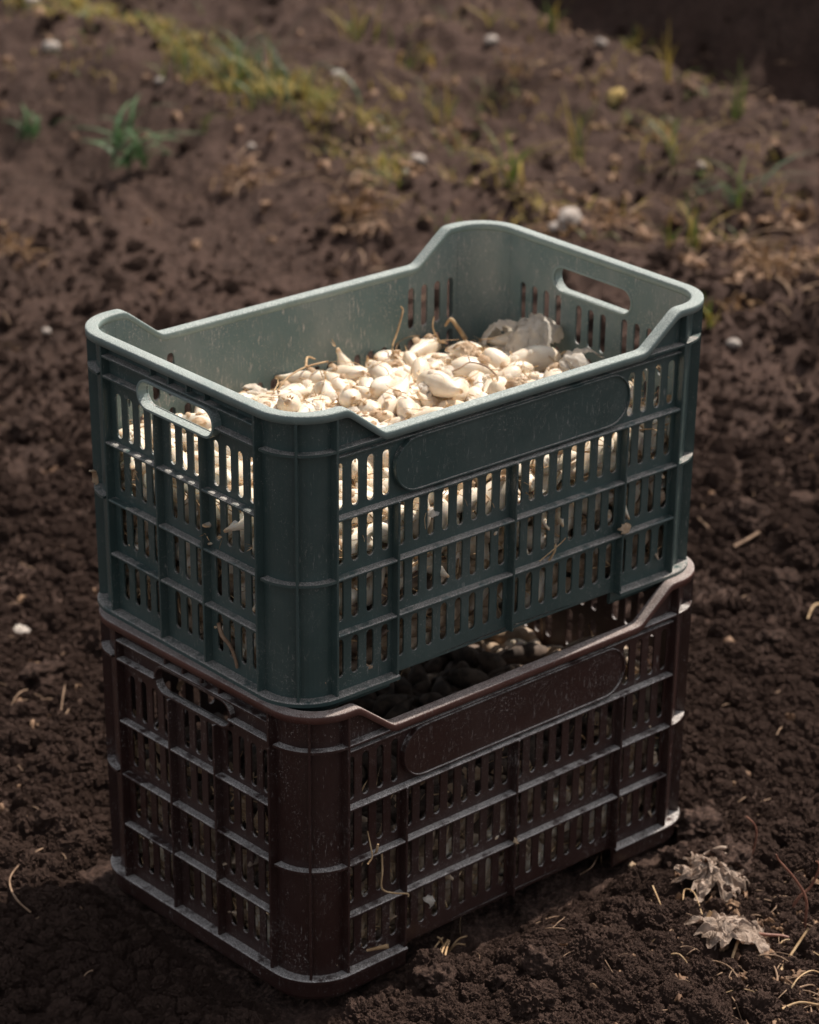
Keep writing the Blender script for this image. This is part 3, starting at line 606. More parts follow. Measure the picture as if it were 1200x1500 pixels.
1027,385,94,82,59,13,2,1006,487,130,34,76,90,2,999,530,129,43,16,14,6,1006,592,148,49,41,99,5,1008,638,134,62,61,3,4,997,690,107,83,85,64,6,
1051,93,187,99,47,62,4,1057,169,137,33,4,59,4,1044,225,127,43,52,100,4,1041,265,139,18,42,12,6,1012,316,169,45,92,77,1,1052,312,147,44,34,3,7,
1062,369,157,94,60,29,1,1054,481,90,48,19,89,3,1064,498,127,88,23,69,8,1104,543,145,93,75,52,2,1045,618,144,45,2,64,3,1059,677,135,24,54,7,2,
1124,67,153,55,16,86,7,1126,147,162,51,0,51,2,1094,177,178,31,22,13,4,1106,231,127,94,43,28,3,1110,280,142,83,15,37,2,1105,344,166,13,72,76,5,
1106,387,128,12,67,22,3,1099,419,145,91,57,22,8,1126,503,167,54,7,24,4,1103,596,120,97,33,43,6,1102,619,154,21,90,44,1,1109,692,164,26,75,86,7,
52,71,190,48,86,15,5,50,122,206,49,3,68,3,51,219,159,46,38,2,5,47,286,159,47,2,62,1,71,321,172,74,62,8,2,76,350,197,92,29,33,6,
168,448,208,14,22,29,4,69,543,162,12,82,43,7,100,540,211,55,98,37,6,71,564,229,81,41,89,8,53,643,204,46,93,24,7,70,709,200,3,53,68,2,
95,65,203,51,26,6,7,111,107,185,91,27,33,6,108,158,221,95,32,61,2,104,264,198,75,79,83,2,126,289,112,45,51,0,3,102,376,208,27,69,10,7,
116,442,172,90,73,31,4,67,464,236,78,24,18,5,108,473,201,84,36,84,4,145,591,184,57,55,1,5,113,669,191,87,59,83,4,130,708,206,26,50,94,1,
166,53,209,99,45,55,8,173,111,179,59,8,76,5,181,167,178,89,51,18,1,129,265,165,29,16,20,2,184,231,177,10,80,43,8,207,326,193,78,15,72,8,
213,437,201,11,22,36,4,202,528,169,34,88,79,3,204,522,211,85,83,65,4,132,627,162,66,48,97,3,145,620,233,91,26,64,4,196,649,201,12,80,37,5,
238,48,207,75,47,93,2,220,110,201,46,82,11,8,226,185,161,63,32,95,2,178,213,210,89,58,80,1,228,287,166,77,15,73,5,303,364,188,95,50,28,3,
199,408,158,19,85,32,6,235,459,165,27,5,51,2,274,495,137,44,98,61,5,220,514,121,90,22,62,2,213,593,196,98,48,64,7,235,666,211,83,23,76,3,
262,64,174,54,67,97,8,256,148,147,2,65,53,2,282,158,180,16,16,63,5,306,244,253,89,64,78,4,280,291,205,63,3,41,8,357,326,206,2,64,44,3,
284,395,171,90,67,75,5,289,458,178,84,85,59,7,315,543,182,41,99,49,2,317,548,203,1,42,52,4,283,607,206,22,85,27,7,313,640,220,89,19,51,3,
316,69,199,78,88,67,2,340,126,191,79,16,28,5,348,179,190,66,24,10,7,276,224,199,99,41,43,7,357,322,166,34,5,37,4,394,378,192,77,30,87,2,
382,381,211,28,5,51,1,387,523,201,6,38,29,4,377,491,170,43,14,84,2,430,585,178,41,92,25,5,349,653,200,23,78,81,6,335,703,204,100,50,50,6,
438,93,190,18,44,88,2,410,141,191,6,52,74,8,404,198,210,86,16,58,6,395,208,162,36,97,41,6,445,309,224,16,20,29,7,444,327,184,97,33,56,8,
430,397,200,58,72,94,3,422,469,216,72,92,65,7,401,502,240,24,24,17,4,418,591,215,16,58,14,4,450,653,134,40,63,3,8,372,684,150,31,4,45,2,
470,51,211,77,48,8,5,448,117,224,15,83,63,7,471,226,196,31,96,43,6,431,237,206,79,21,78,4,491,277,239,12,54,18,6,495,366,208,35,92,72,3,
464,436,203,45,94,73,5,488,507,171,59,92,24,5,465,535,191,19,11,55,2,482,612,178,83,87,59,2,467,606,214,74,8,61,7,440,709,185,91,53,22,2,
523,54,214,82,46,11,8,525,93,212,81,62,87,3,544,193,204,16,76,76,8,492,235,173,16,32,18,6,524,282,210,83,16,66,4,561,333,180,8,24,41,7,
541,382,174,46,5,71,2,513,449,209,35,93,70,5,528,559,184,34,89,78,6,556,557,239,44,68,96,6,509,642,141,78,91,52,3,490,709,172,45,53,100,1,
572,79,242,70,96,54,8,584,110,203,72,93,64,7,590,157,155,28,91,31,3,609,240,172,73,94,42,7,572,267,208,58,72,94,2,608,322,212,29,6,40,3,
626,394,200,97,47,67,8,543,451,183,83,13,54,2,552,510,197,94,57,28,5,618,593,203,54,93,75,6,574,603,183,36,4,37,7,553,702,190,93,51,25,8,
626,113,128,25,17,22,1,675,66,241,44,74,7,6,627,173,169,49,52,0,6,679,211,203,57,77,92,5,665,235,177,78,45,9,3,660,300,208,13,16,53,7,
634,464,196,36,4,37,3,604,492,175,76,93,48,6,676,539,181,52,96,68,3,644,555,217,45,92,77,4,673,667,175,91,59,77,8,618,689,175,68,92,29,2,
632,72,205,69,13,22,7,727,123,155,37,33,95,1,714,181,192,38,17,15,8,731,220,140,78,70,14,5,682,275,193,57,34,97,3,747,360,218,86,84,53,7,
716,379,156,41,4,67,6,734,429,200,6,54,27,8,716,502,173,54,88,18,6,721,547,188,74,79,18,6,717,620,196,68,92,70,4,694,677,228,45,0,53,7,
744,87,180,23,37,90,6,759,125,189,35,81,14,4,755,210,170,51,99,38,3,787,242,206,59,98,62,8,741,284,183,6,62,70,4,810,325,184,8,26,63,7,
817,431,194,96,48,71,1,760,522,160,60,93,27,3,799,470,205,50,87,16,2,786,534,207,100,47,54,6,773,580,214,39,52,1,4,767,703,196,5,51,71,7,
826,76,179,99,50,60,3,818,91,138,18,30,17,3,803,160,191,61,23,91,3,873,268,193,46,99,42,3,827,225,179,54,77,92,5,857,334,142,74,12,72,5,
861,461,223,9,78,44,7,834,482,180,40,1,45,3,798,539,146,58,93,26,2,834,567,206,89,19,55,7,821,631,204,0,53,51,8,826,667,212,42,52,1,5,
837,47,136,57,46,1,1,890,102,190,88,25,72,5,882,190,178,1,43,42,2,910,243,213,39,1,53,3,930,258,154,31,18,16,4,885,397,208,94,37,30,1,
850,421,172,3,43,34,5,895,460,185,92,23,54,5,900,521,198,94,65,31,3,867,564,181,66,3,42,2,877,653,178,13,66,21,5,869,699,180,1,61,46,6,
946,73,219,36,10,23,8,953,124,197,61,86,83,5,953,174,177,10,23,63,2,935,243,192,90,65,76,2,907,328,184,48,0,54,1,947,365,167,46,1,57,1,
989,417,178,45,48,0,7,975,450,159,18,29,82,1,958,530,200,44,5,70,4,932,596,202,22,73,15,2,955,636,188,23,92,46,5,942,703,201,18,50,88,6,
946,52,255,100,48,44,5,996,135,197,38,2,54,6,1059,147,175,23,92,55,1,1000,240,177,80,81,24,2,988,260,226,89,35,23,1,978,361,166,45,28,6,3,
1013,379,176,34,44,3,1,1022,458,167,79,35,12,6,1019,507,178,86,28,23,7,1014,566,205,89,32,24,6,1032,642,179,55,2,63,3,1028,705,179,5,51,29,4,
1068,68,229,17,16,35,6,1065,129,205,98,41,62,2,1047,204,178,99,56,40,3,1066,227,218,75,26,86,6,1055,285,198,0,52,46,4,1044,346,223,30,12,25,4,
1049,395,177,21,66,13,2,1058,446,188,17,15,62,7,1061,523,170,15,73,23,3,1091,586,177,24,90,34,4,1067,576,186,50,28,5,5,1026,690,141,14,16,42,2,
1107,71,201,22,9,56,7,1101,153,198,1,61,48,3,1106,175,245,91,53,22,6,1112,239,163,29,94,59,5,1128,269,183,54,2,63,2,1112,337,187,20,12,40,1,
1108,410,196,85,24,26,4,1124,464,188,55,92,77,6,1108,504,222,12,18,44,2,1123,587,215,53,7,75,7,1127,648,198,53,41,1,2,1107,671,200,95,62,31,3,
49,53,320,48,56,100,2,50,112,272,50,10,20,2,51,170,227,46,85,15,5,69,250,215,76,10,65,6,66,306,253,84,47,86,1,80,368,260,34,5,36,7,
51,429,197,47,10,80,5,53,418,277,50,30,96,5,50,526,212,45,54,0,4,71,594,240,92,57,23,2,103,613,258,85,14,46,8,70,687,237,17,78,76,7,
77,48,254,100,46,53,2,89,138,246,29,10,28,3,116,212,218,62,81,12,2,106,256,243,11,81,54,4,113,315,216,3,42,66,4,143,338,251,87,82,39,8,
135,404,219,90,23,37,6,99,436,288,49,67,3,8,134,492,249,2,44,61,7,159,540,229,3,57,34,2,110,663,280,71,56,5,6,168,681,227,39,4,68,5,
155,79,246,96,66,37,2,136,124,204,39,85,17,5,177,182,224,94,44,26,6,166,233,239,56,69,4,2,180,282,244,1,47,39,7,219,368,221,13,80,36,8,
184,426,243,1,57,47,8,181,473,185,1,50,60,1,229,503,250,67,96,62,3,168,583,263,24,20,19,2,187,628,231,22,52,9,2,221,704,269,2,52,36,5,
237,52,260,96,50,69,4,214,183,249,84,81,30,5,262,133,290,41,37,3,6,209,243,237,53,67,3,4,248,292,242,46,13,17,7,311,319,259,37,88,20,7,
252,400,230,59,45,99,8,266,500,215,41,98,61,1,255,504,194,95,62,32,3,228,574,239,98,37,52,8,249,633,254,69,13,22,7,220,687,234,21,10,58,2,
277,92,264,35,49,2,7,305,109,227,24,51,7,7,209,141,223,2,39,41,7,253,234,265,30,96,44,2,326,273,221,33,97,57,6,295,398,268,49,100,44,1,
325,392,218,7,49,76,5,307,432,234,94,43,72,5,287,482,249,6,73,46,6,285,557,261,58,98,61,3,305,651,254,57,100,48,4,304,707,244,100,53,54,4,
343,81,261,82,88,55,1,316,49,228,99,46,39,4,383,155,245,42,95,30,6,368,229,250,81,87,37,6,369,279,228,81,44,11,2,345,343,239,59,1,43,1,
390,390,251,6,74,44,7,334,465,209,37,3,40,6,307,529,230,68,94,65,1,371,576,235,96,34,41,5,393,609,243,78,31,87,2,378,704,257,15,53,85,6,
383,72,213,68,7,32,7,315,150,240,3,41,37,3,419,193,255,40,95,30,7,338,266,161,13,63,19,1,390,342,142,26,6,46,2,432,351,223,16,18,69,4,
474,409,242,75,86,26,4,385,436,238,90,25,67,4,382,475,263,96,31,50,7,461,576,284,33,56,97,3,392,664,242,80,51,90,2,458,671,224,48,66,3,7,
430,52,263,14,48,15,5,491,130,236,83,37,14,5,477,141,196,70,16,19,4,417,217,282,99,43,42,5,482,329,274,62,96,34,7,526,317,237,10,79,46,2,
517,412,251,28,6,59,4,481,482,241,62,10,77,3,476,542,230,0,49,52,5,493,639,230,38,10,78,3,406,672,203,77,41,91,3,514,686,163,88,77,32,3,
497,102,260,87,83,44,3,488,178,240,90,24,36,5,586,241,214,86,85,47,2,516,235,242,3,49,33,3,552,343,238,40,37,3,1,553,372,226,0,51,44,4,
532,388,190,98,54,64,2,589,421,233,2,39,41,5,534,597,253,91,74,66,2,537,646,231,51,96,69,8,546,684,280,23,11,67,6,578,687,241,57,10,80,2,
591,55,314,65,48,98,8,571,153,254,83,66,84,7,596,190,246,53,82,88,2,642,233,254,72,6,59,6,644,300,249,98,36,48,7,570,312,217,29,18,18,1,
581,445,227,66,35,5,2,567,485,220,67,92,70,2,628,487,251,51,3,68,5,592,571,230,75,6,52,5,571,650,226,58,15,85,2,616,691,229,52,21,90,2,
620,49,222,92,49,77,1,647,125,211,63,49,98,4,661,179,213,30,95,60,3,598,231,239,22,80,79,4,722,254,252,45,100,47,8,692,312,269,44,12,82,4,
684,404,240,57,95,30,3,626,461,225,96,30,52,4,671,488,251,29,58,95,5,689,527,266,79,40,89,7,667,624,215,67,63,5,4,652,682,204,62,93,28,7,
757,71,244,42,8,24,6,710,74,234,47,3,34,6,689,173,330,7,39,27,5,722,244,200,7,36,29,5,760,279,236,59,11,80,4,669,354,229,83,66,16,2,
731,386,200,77,37,10,5,679,411,189,28,92,65,2,744,491,229,84,28,21,6,702,562,239,83,18,70,3,723,580,243,30,59,95,6,666,705,259,87,51,83,5,
781,51,207,82,48,89,4,810,114,190,24,73,14,6,748,155,215,93,76,50,8,782,217,243,9,23,43,5,836,303,202,65,83,85,5,816,369,210,67,92,28,5,
794,388,241,42,8,76,1,740,453,243,92,43,77,3,823,478,272,6,31,35,7,784,511,239,82,20,27,2,742,624,257,72,8,66,3,752,679,242,75,21,18,8,
870,77,248,49,12,83,8,818,120,263,18,27,81,4,863,169,207,74,93,59,2,839,205,223,74,81,81,6,869,288,229,88,82,47,8,886,344,211,28,25,13,4,
806,357,146,68,93,69,7,921,463,221,69,7,68,3,833,539,248,74,9,34,7,841,624,242,9,25,36,1,790,612,273,53,9,78,8,827,706,243,45,53,0,4,
867,52,220,100,48,50,5,903,140,210,30,75,12,6,896,165,230,93,67,30,4,913,241,239,1,60,45,4,922,326,235,59,50,1,3,927,385,229,79,19,24,5,
855,439,265,90,61,78,7,926,506,265,44,97,65,7,901,508,238,87,80,35,2,875,582,223,9,66,73,6,900,641,257,47,12,82,7,864,684,243,49,33,97,2,
993,76,310,25,90,66,4,975,132,250,92,44,24,4,941,199,228,41,37,97,5,973,223,254,61,62,3,2,953,293,260,10,42,20,4,955,311,225,40,13,18,4,
953,409,223,30,56,4,7,974,479,232,37,17,15,6,938,556,248,7,74,60,7,953,621,229,6,63,29,4,955,651,250,65,72,8,5,956,707,246,82,50,11,2,
1005,73,262,77,10,36,6,1049,109,247,82,73,81,8,1002,173,238,96,31,55,6,1034,232,240,25,11,31,6,979,302,191,38,97,62,4,1002,401,266,23,60,91,7,
1029,406,289,49,1,61,6,1019,476,242,67,97,57,8,1025,525,223,10,65,75,1,1066,547,229,93,35,29,6,1033,634,218,100,45,52,3,981,668,174,73,58,94,2,
1104,49,272,100,46,54,3,1082,120,300,51,0,49,5,1060,169,220,57,6,73,1,1093,243,212,55,25,7,1,1026,300,234,100,47,53,6,1055,329,258,1,56,46,4,
1079,436,245,97,66,59,4,1047,472,238,42,59,2,1,1063,551,272,6,60,71,1,1053,593,244,95,33,65,3,1028,630,271,96,62,35,6,1052,657,199,74,25,14,3,
1124,74,253,53,17,12,5,1127,142,253,54,89,81,3,1105,200,284,13,44,83,2,1122,249,219,48,98,37,5,1111,308,252,20,22,22,2,1099,324,215,2,62,48,4,
1111,388,226,21,12,36,3,1128,464,233,54,11,19,3,1074,517,259,92,41,24,1,1119,555,269,37,98,51,3,1123,649,270,51,1,59,6,1109,706,245,21,55,90,5,
95,105,320,38,79,11,6,70,84,300,82,34,15,6,62,190,274,33,75,10,8,51,241,272,47,63,2,4,70,274,280,9,69,28,4,70,334,297,10,24,35,6,
48,374,267,49,70,4,1,52,473,314,50,84,87,4,49,519,305,47,9,22,3,62,599,306,27,81,18,6,69,629,330,3,62,38,1,49,659,268,46,48,0,3,
135,123,261,5,28,50,8,145,157,294,6,26,49,2,105,198,322,67,5,64,6,109,209,274,16,84,36,6,147,294,276,10,20,48,2,125,342,291,38,89,21,1,
158,401,273,9,37,25,6,161,460,260,1,48,42,1,156,511,181,79,57,10,1,105,525,270,3,35,57,7,125,591,291,81,13,36,3,124,704,265,1,52,57,4,
186,68,268,82,86,64,2,174,88,329,96,43,32,3,167,234,330,39,16,15,8,150,251,284,7,25,52,4,192,325,242,25,35,9,5,201,368,280,47,70,4,3,
159,442,292,92,70,69,1,115,481,293,0,47,52,6,247,514,294,70,95,56,8,226,544,318,83,78,75,2,168,646,277,10,21,40,5,169,685,317,45,92,24,5,
228,77,300,63,98,52,5,176,106,289,20,15,30,5,213,217,304,41,98,62,6,237,303,307,39,8,26,5,264,345,286,7,69,32,5,249,401,296,5,31,40,3,
273,447,317,79,61,10,7,238,444,279,83,62,15,8,299,509,309,70,69,92,5,240,571,290,15,25,25,3,248,610,281,96,68,58,2,253,688,314,10,21,42,6,
290,53,312,94,47,26,7,221,103,259,83,13,56,1,276,216,302,4,65,63,4,283,240,306,57,32,96,3,328,269,309,97,52,34,4,329,298,187,93,38,73,2,
352,387,278,6,69,36,2,340,442,307,19,32,15,6,333,498,299,66,97,53,1,302,574,298,39,97,62,2,332,614,289,47,100,55,4,294,685,284,66,96,39,6,
383,78,276,26,16,21,7,362,154,285,77,91,42,5,281,158,269,9,71,31,5,286,186,231,16,41,15,7,454,254,267,15,56,15,8,351,350,306,83,48,87,7,
418,430,314,61,70,95,7,382,449,294,81,75,81,4,346,522,244,6,35,68,4,349,553,293,40,39,2,3,377,550,276,50,0,51,3,357,642,262,65,3,60,3,
412,49,311,32,50,3,1,432,110,273,49,86,85,5,440,165,306,3,53,68,5,384,291,283,20,90,47,6,433,299,290,38,72,7,5,385,321,246,66,3,46,2,
450,401,303,30,9,30,4,443,448,276,42,71,95,4,385,520,309,28,5,48,2,443,546,280,12,79,36,7,414,633,215,59,44,99,2,432,707,258,70,53,4,3,
465,79,312,94,31,36,8,469,127,318,19,68,85,6,545,158,290,47,100,52,7,536,198,254,3,58,64,3,501,257,322,66,92,29,6,425,348,278,94,58,27,3,
536,442,285,79,10,51,4,465,472,280,77,20,79,5,519,526,330,64,78,89,7,526,627,289,51,54,0,2,444,638,286,40,94,72,8,496,677,245,63,7,72,1,
539,54,306,69,49,96,7,538,93,291,77,48,8,3,575,224,308,29,49,5,2,536,253,288,15,15,56,7,575,318,287,54,24,7,4,527,342,286,47,100,56,7,
570,397,266,6,35,32,3,519,492,255,11,75,69,2,557,562,299,28,6,42,3,518,574,280,69,96,56,5,540,666,335,99,51,40,8,523,706,294,24,50,7,4,
629,146,246,24,8,55,4,610,138,309,27,20,18,1,599,215,298,24,8,58,4,625,276,285,1,51,39,4,630,326,311,18,22,24,4,556,366,313,76,62,9,5,
610,441,292,94,26,44,7,609,504,276,21,17,26,2,561,527,260,3,44,36,3,595,560,289,39,20,89,5,566,622,318,56,66,3,7,598,707,284,60,55,1,5,
609,69,261,42,6,28,2,637,160,288,35,98,55,8,705,181,245,4,60,34,3,669,239,283,68,72,9,6,672,339,289,18,14,37,7,620,354,275,94,67,67,1,
677,430,277,47,91,22,6,682,506,323,91,22,57,7,623,495,322,31,90,74,6,621,586,304,28,95,47,5,608,635,241,38,83,15,2,626,679,291,76,93,51,8,
642,70,266,67,92,28,1,703,146,279,75,54,93,8,781,173,330,35,23,11,7,716,194,292,4,47,32,7,791,302,245,82,53,12,1,736,345,268,51,1,59,7,
719,444,272,45,97,68,7,753,460,310,46,98,64,6,655,556,273,9,37,25,3,731,615,225,0,46,50,2,665,596,283,92,63,74,1,685,662,276,96,53,70,7,
734,60,301,4,31,44,7,728,82,275,51,7,24,2,753,126,282,74,31,89,2,776,155,257,37,92,74,3,815,300,256,36,2,47,2,780,340,266,25,44,7,4,
820,417,290,5,67,36,6,810,473,308,22,90,39,7,785,501,268,6,27,58,2,734,563,290,11,53,81,4,713,623,279,88,44,82,1,781,706,260,45,52,100,3,
794,67,255,80,84,29,2,831,72,265,69,96,57,1,852,150,291,18,14,62,3,801,171,259,41,84,14,2,844,273,272,34,3,47,2,849,366,246,44,58,99,2,
852,335,278,75,50,7,5,791,399,259,98,37,54,2,868,538,262,18,43,87,2,855,572,291,8,44,77,7,907,609,314,97,64,40,3,814,662,271,14,81,34,2,
929,55,303,1,49,57,8,894,113,274,5,72,48,8,904,178,258,34,91,26,4,817,189,266,13,73,74,3,917,265,278,9,71,32,6,945,350,282,40,82,13,7,
883,382,268,25,89,32,4,888,502,313,53,55,0,7,942,578,293,10,29,72,7,911,610,240,92,38,74,1,918,661,314,99,52,57,8,907,690,266,80,18,75,1,
947,109,337,80,79,78,3,915,140,314,1,44,56,7,950,184,291,92,28,33,8,1016,245,274,21,58,10,2,990,231,301,57,2,64,4,994,355,249,62,42,2,6,
1035,438,329,4,70,49,8,923,454,292,40,91,77,7,985,533,284,5,68,61,4,1003,567,290,58,62,2,8,998,658,306,19,69,15,4,943,706,302,99,52,42,4,
1017,110,337,66,3,47,8,1031,108,276,70,5,56,3,1027,180,275,89,19,58,1,1063,251,303,42,89,20,3,1083,276,338,38,87,18,6,1024,333,310,15,28,22,5,
1085,408,299,31,69,8,1,1044,555,314,60,99,52,2,983,498,312,92,55,77,7,1103,550,337,18,87,37,7,1021,672,268,21,46,9,4,1003,708,239,30,53,96,3,
1067,64,330,23,29,13,5,1064,118,323,90,50,80,1,1041,207,294,32,50,97,4,1095,261,278,59,99,54,6,1023,281,299,40,52,1,6,1067,323,302,87,75,73,3,
1058,471,295,82,12,45,1,1106,493,288,14,33,19,4,1085,507,311,48,3,66,5,1051,611,295,37,15,17,5,1073,676,283,42,53,1,2,1056,706,241,91,50,21,3,
1114,74,318,70,94,64,4,1126,155,300,50,1,40,2,1105,196,330,30,5,56,4,1129,247,272,54,21,90,1,1124,290,314,50,0,56,4,1106,382,250,12,81,41,4,
1102,366,292,96,40,68,7,1123,434,284,54,100,55,7,1100,564,297,4,66,38,1,1099,604,297,15,61,16,3,1091,634,259,46,81,89,2,1085,707,297,3,53,34,3,
107,49,327,6,46,27,3,69,135,333,2,47,36,1,60,141,350,53,96,31,2,50,302,323,49,96,70,3,88,280,336,65,91,26,7,91,363,345,60,93,26,6,
51,394,341,48,98,63,4,71,468,353,45,18,12,2,108,561,341,15,18,66,7,64,571,277,81,90,52,1,140,636,347,80,11,40,8,64,628,367,23,14,29,7,
125,74,296,53,98,62,2,141,131,338,76,65,10,1,144,201,351,78,9,44,5,67,201,346,13,55,16,5,144,277,322,13,17,53,4,134,380,342,54,100,54,6,
127,459,331,89,22,36,7,149,522,345,53,96,68,1,106,541,302,44,96,31,5,191,534,270,37,98,53,2,53,692,319,46,77,8,8,124,703,353,98,52,36,7,
185,51,325,87,46,83,5,211,89,350,90,30,29,4,222,226,347,85,85,46,6,279,286,269,58,40,2,1,208,298,322,36,81,13,5,168,350,311,35,77,10,2,
151,385,316,6,55,26,4,182,448,339,58,7,26,4,173,513,307,75,7,50,6,162,588,319,25,80,19,3,130,688,303,80,15,31,3,204,681,345,27,94,44,3,
253,112,344,95,28,47,5,245,166,293,84,85,61,1,223,168,334,97,66,54,5,273,284,325,28,7,36,2,239,349,354,1,56,40,5,241,385,326,84,18,31,7,
232,460,370,81,90,48,7,243,478,330,97,64,43,2,214,516,342,98,46,39,6,207,585,355,62,2,59,5,160,631,312,1,62,51,1,223,708,326,24,51,7,2,
317,48,347,90,47,21,2,325,85,313,68,59,4,3,306,146,317,39,99,50,3,324,225,346,71,95,53,4,299,276,356,90,79,45,5,323,327,330,80,18,26,3,
301,446,354,39,9,76,7,348,518,353,49,3,33,6,291,555,348,14,22,70,7,232,589,331,15,36,17,5,345,617,321,3,49,67,4,254,629,320,98,52,63,5,
365,47,328,53,46,100,1,346,132,330,33,97,47,4,352,180,309,13,44,17,2,421,260,360,47,100,47,8,383,298,335,81,75,20,7,317,404,339,30,86,21,3,
326,391,314,6,27,51,5,415,477,351,4,30,48,6,384,502,367,70,73,10,6,374,577,351,9,78,47,5,353,675,299,94,30,37,4,296,685,354,13,17,55,7,
396,67,354,27,62,7,3,382,143,323,65,44,3,1,365,233,316,89,76,67,7,441,221,321,26,89,30,7,471,288,338,70,92,31,1,465,336,348,23,9,56,4,
394,397,331,70,15,21,5,468,472,330,50,10,80,2,430,520,318,66,88,78,7,418,639,323,85,14,47,2,420,601,348,11,80,42,5,366,680,329,30,6,63,7,
420,113,350,25,68,11,7,497,159,335,82,33,16,2,406,190,344,48,87,16,3,493,183,283,25,92,60,1,517,202,339,31,30,8,3,431,342,332,80,42,11,8,
466,391,337,97,65,55,1,507,444,318,43,96,68,3,509,585,310,12,56,18,4,405,609,299,47,94,26,4,490,650,289,60,2,41,3,436,704,336,84,50,14,5,
481,48,332,5,46,29,2,516,112,345,7,25,46,6,563,162,327,87,26,27,4,566,257,325,94,70,40,6,562,283,346,30,73,10,6,508,330,327,26,71,12,3,
485,403,286,54,91,22,3,540,429,337,62,90,23,6,526,470,356,72,87,25,4,486,535,337,55,90,20,4,474,638,332,35,97,59,5,480,709,290,79,54,90,2,
569,92,342,55,64,2,7,618,92,320,60,10,22,1,600,200,359,36,13,19,8,630,234,332,42,1,46,5,610,334,323,50,84,14,2,580,343,354,77,89,33,6,
596,414,341,84,61,85,7,638,397,250,84,86,54,4,566,489,309,70,35,93,5,578,508,314,86,26,24,1,605,607,340,37,2,42,4,609,691,349,11,73,71,8,
686,67,311,84,86,55,1,664,100,298,13,50,84,4,664,128,339,81,41,11,6,692,241,330,72,12,26,3,683,277,312,73,10,30,1,760,367,301,20,11,60,4,
646,410,329,26,8,38,7,640,475,353,97,58,35,7,704,572,347,30,4,56,8,655,565,335,20,16,70,1,672,629,308,8,40,24,2,678,682,342,49,12,82,8,
752,123,346,10,28,30,8,665,78,345,8,26,37,4,749,232,317,30,72,10,1,743,271,340,20,10,43,5,720,304,317,69,12,23,7,703,388,321,7,48,76,3,
714,390,362,49,0,55,7,694,446,309,85,16,62,1,746,551,324,26,6,53,6,657,641,324,54,92,23,1,744,658,309,71,45,5,7,721,706,331,41,52,99,4,
748,56,347,99,46,58,6,801,196,306,9,78,53,1,803,118,329,66,97,50,6,801,236,333,17,86,60,2,771,246,285,43,5,28,4,775,328,319,32,17,17,5,
778,401,336,89,76,33,7,799,473,340,84,86,46,4,765,521,311,25,54,7,2,797,549,319,38,35,4,6,787,665,319,66,38,4,1,790,708,318,97,51,33,2,
819,73,305,79,90,53,4,862,104,322,75,27,13,4,868,176,324,87,83,43,1,825,223,288,9,77,60,1,850,287,325,31,12,23,6,808,300,318,51,48,0,6,
827,389,330,25,19,19,3,873,452,345,89,30,25,7,854,493,316,71,5,45,2,794,638,326,92,75,59,7,827,607,291,56,39,2,2,855,704,338,92,54,23,7,
868,53,333,20,50,10,5,918,149,349,50,1,58,3,874,217,302,77,31,12,2,887,237,291,21,56,9,2,902,291,325,20,15,30,3,899,337,308,73,88,72,6,
849,357,335,13,25,72,5,907,398,322,24,60,8,4,901,529,313,93,25,51,2,958,562,338,51,100,49,7,857,626,311,51,29,5,3,857,693,297,72,86,23,3,
957,51,345,98,45,38,6,1030,166,316,12,46,18,5,980,154,311,56,14,16,3,926,279,315,51,83,12,3,984,307,334,82,85,65,8,966,380,313,88,24,69,4,
959,421,327,4,68,45,1,985,462,271,12,30,24,3,964,456,324,62,28,7,8,997,615,316,95,29,54,2,936,696,347,3,34,57,5,1033,706,309,17,61,14,1,
]   # seven whole numbers for each bulb: place in half millimetres, direction, size (a settled heap)
pk = np.array(PACK, float).reshape(-1, 7)
pc = pk[:, :3]/2000; pd = pk[:, 3:6]/50-1; pd /= np.linalg.norm(pd, axis=1)[:, None]; pr = pk[:, 6]/2000+.01
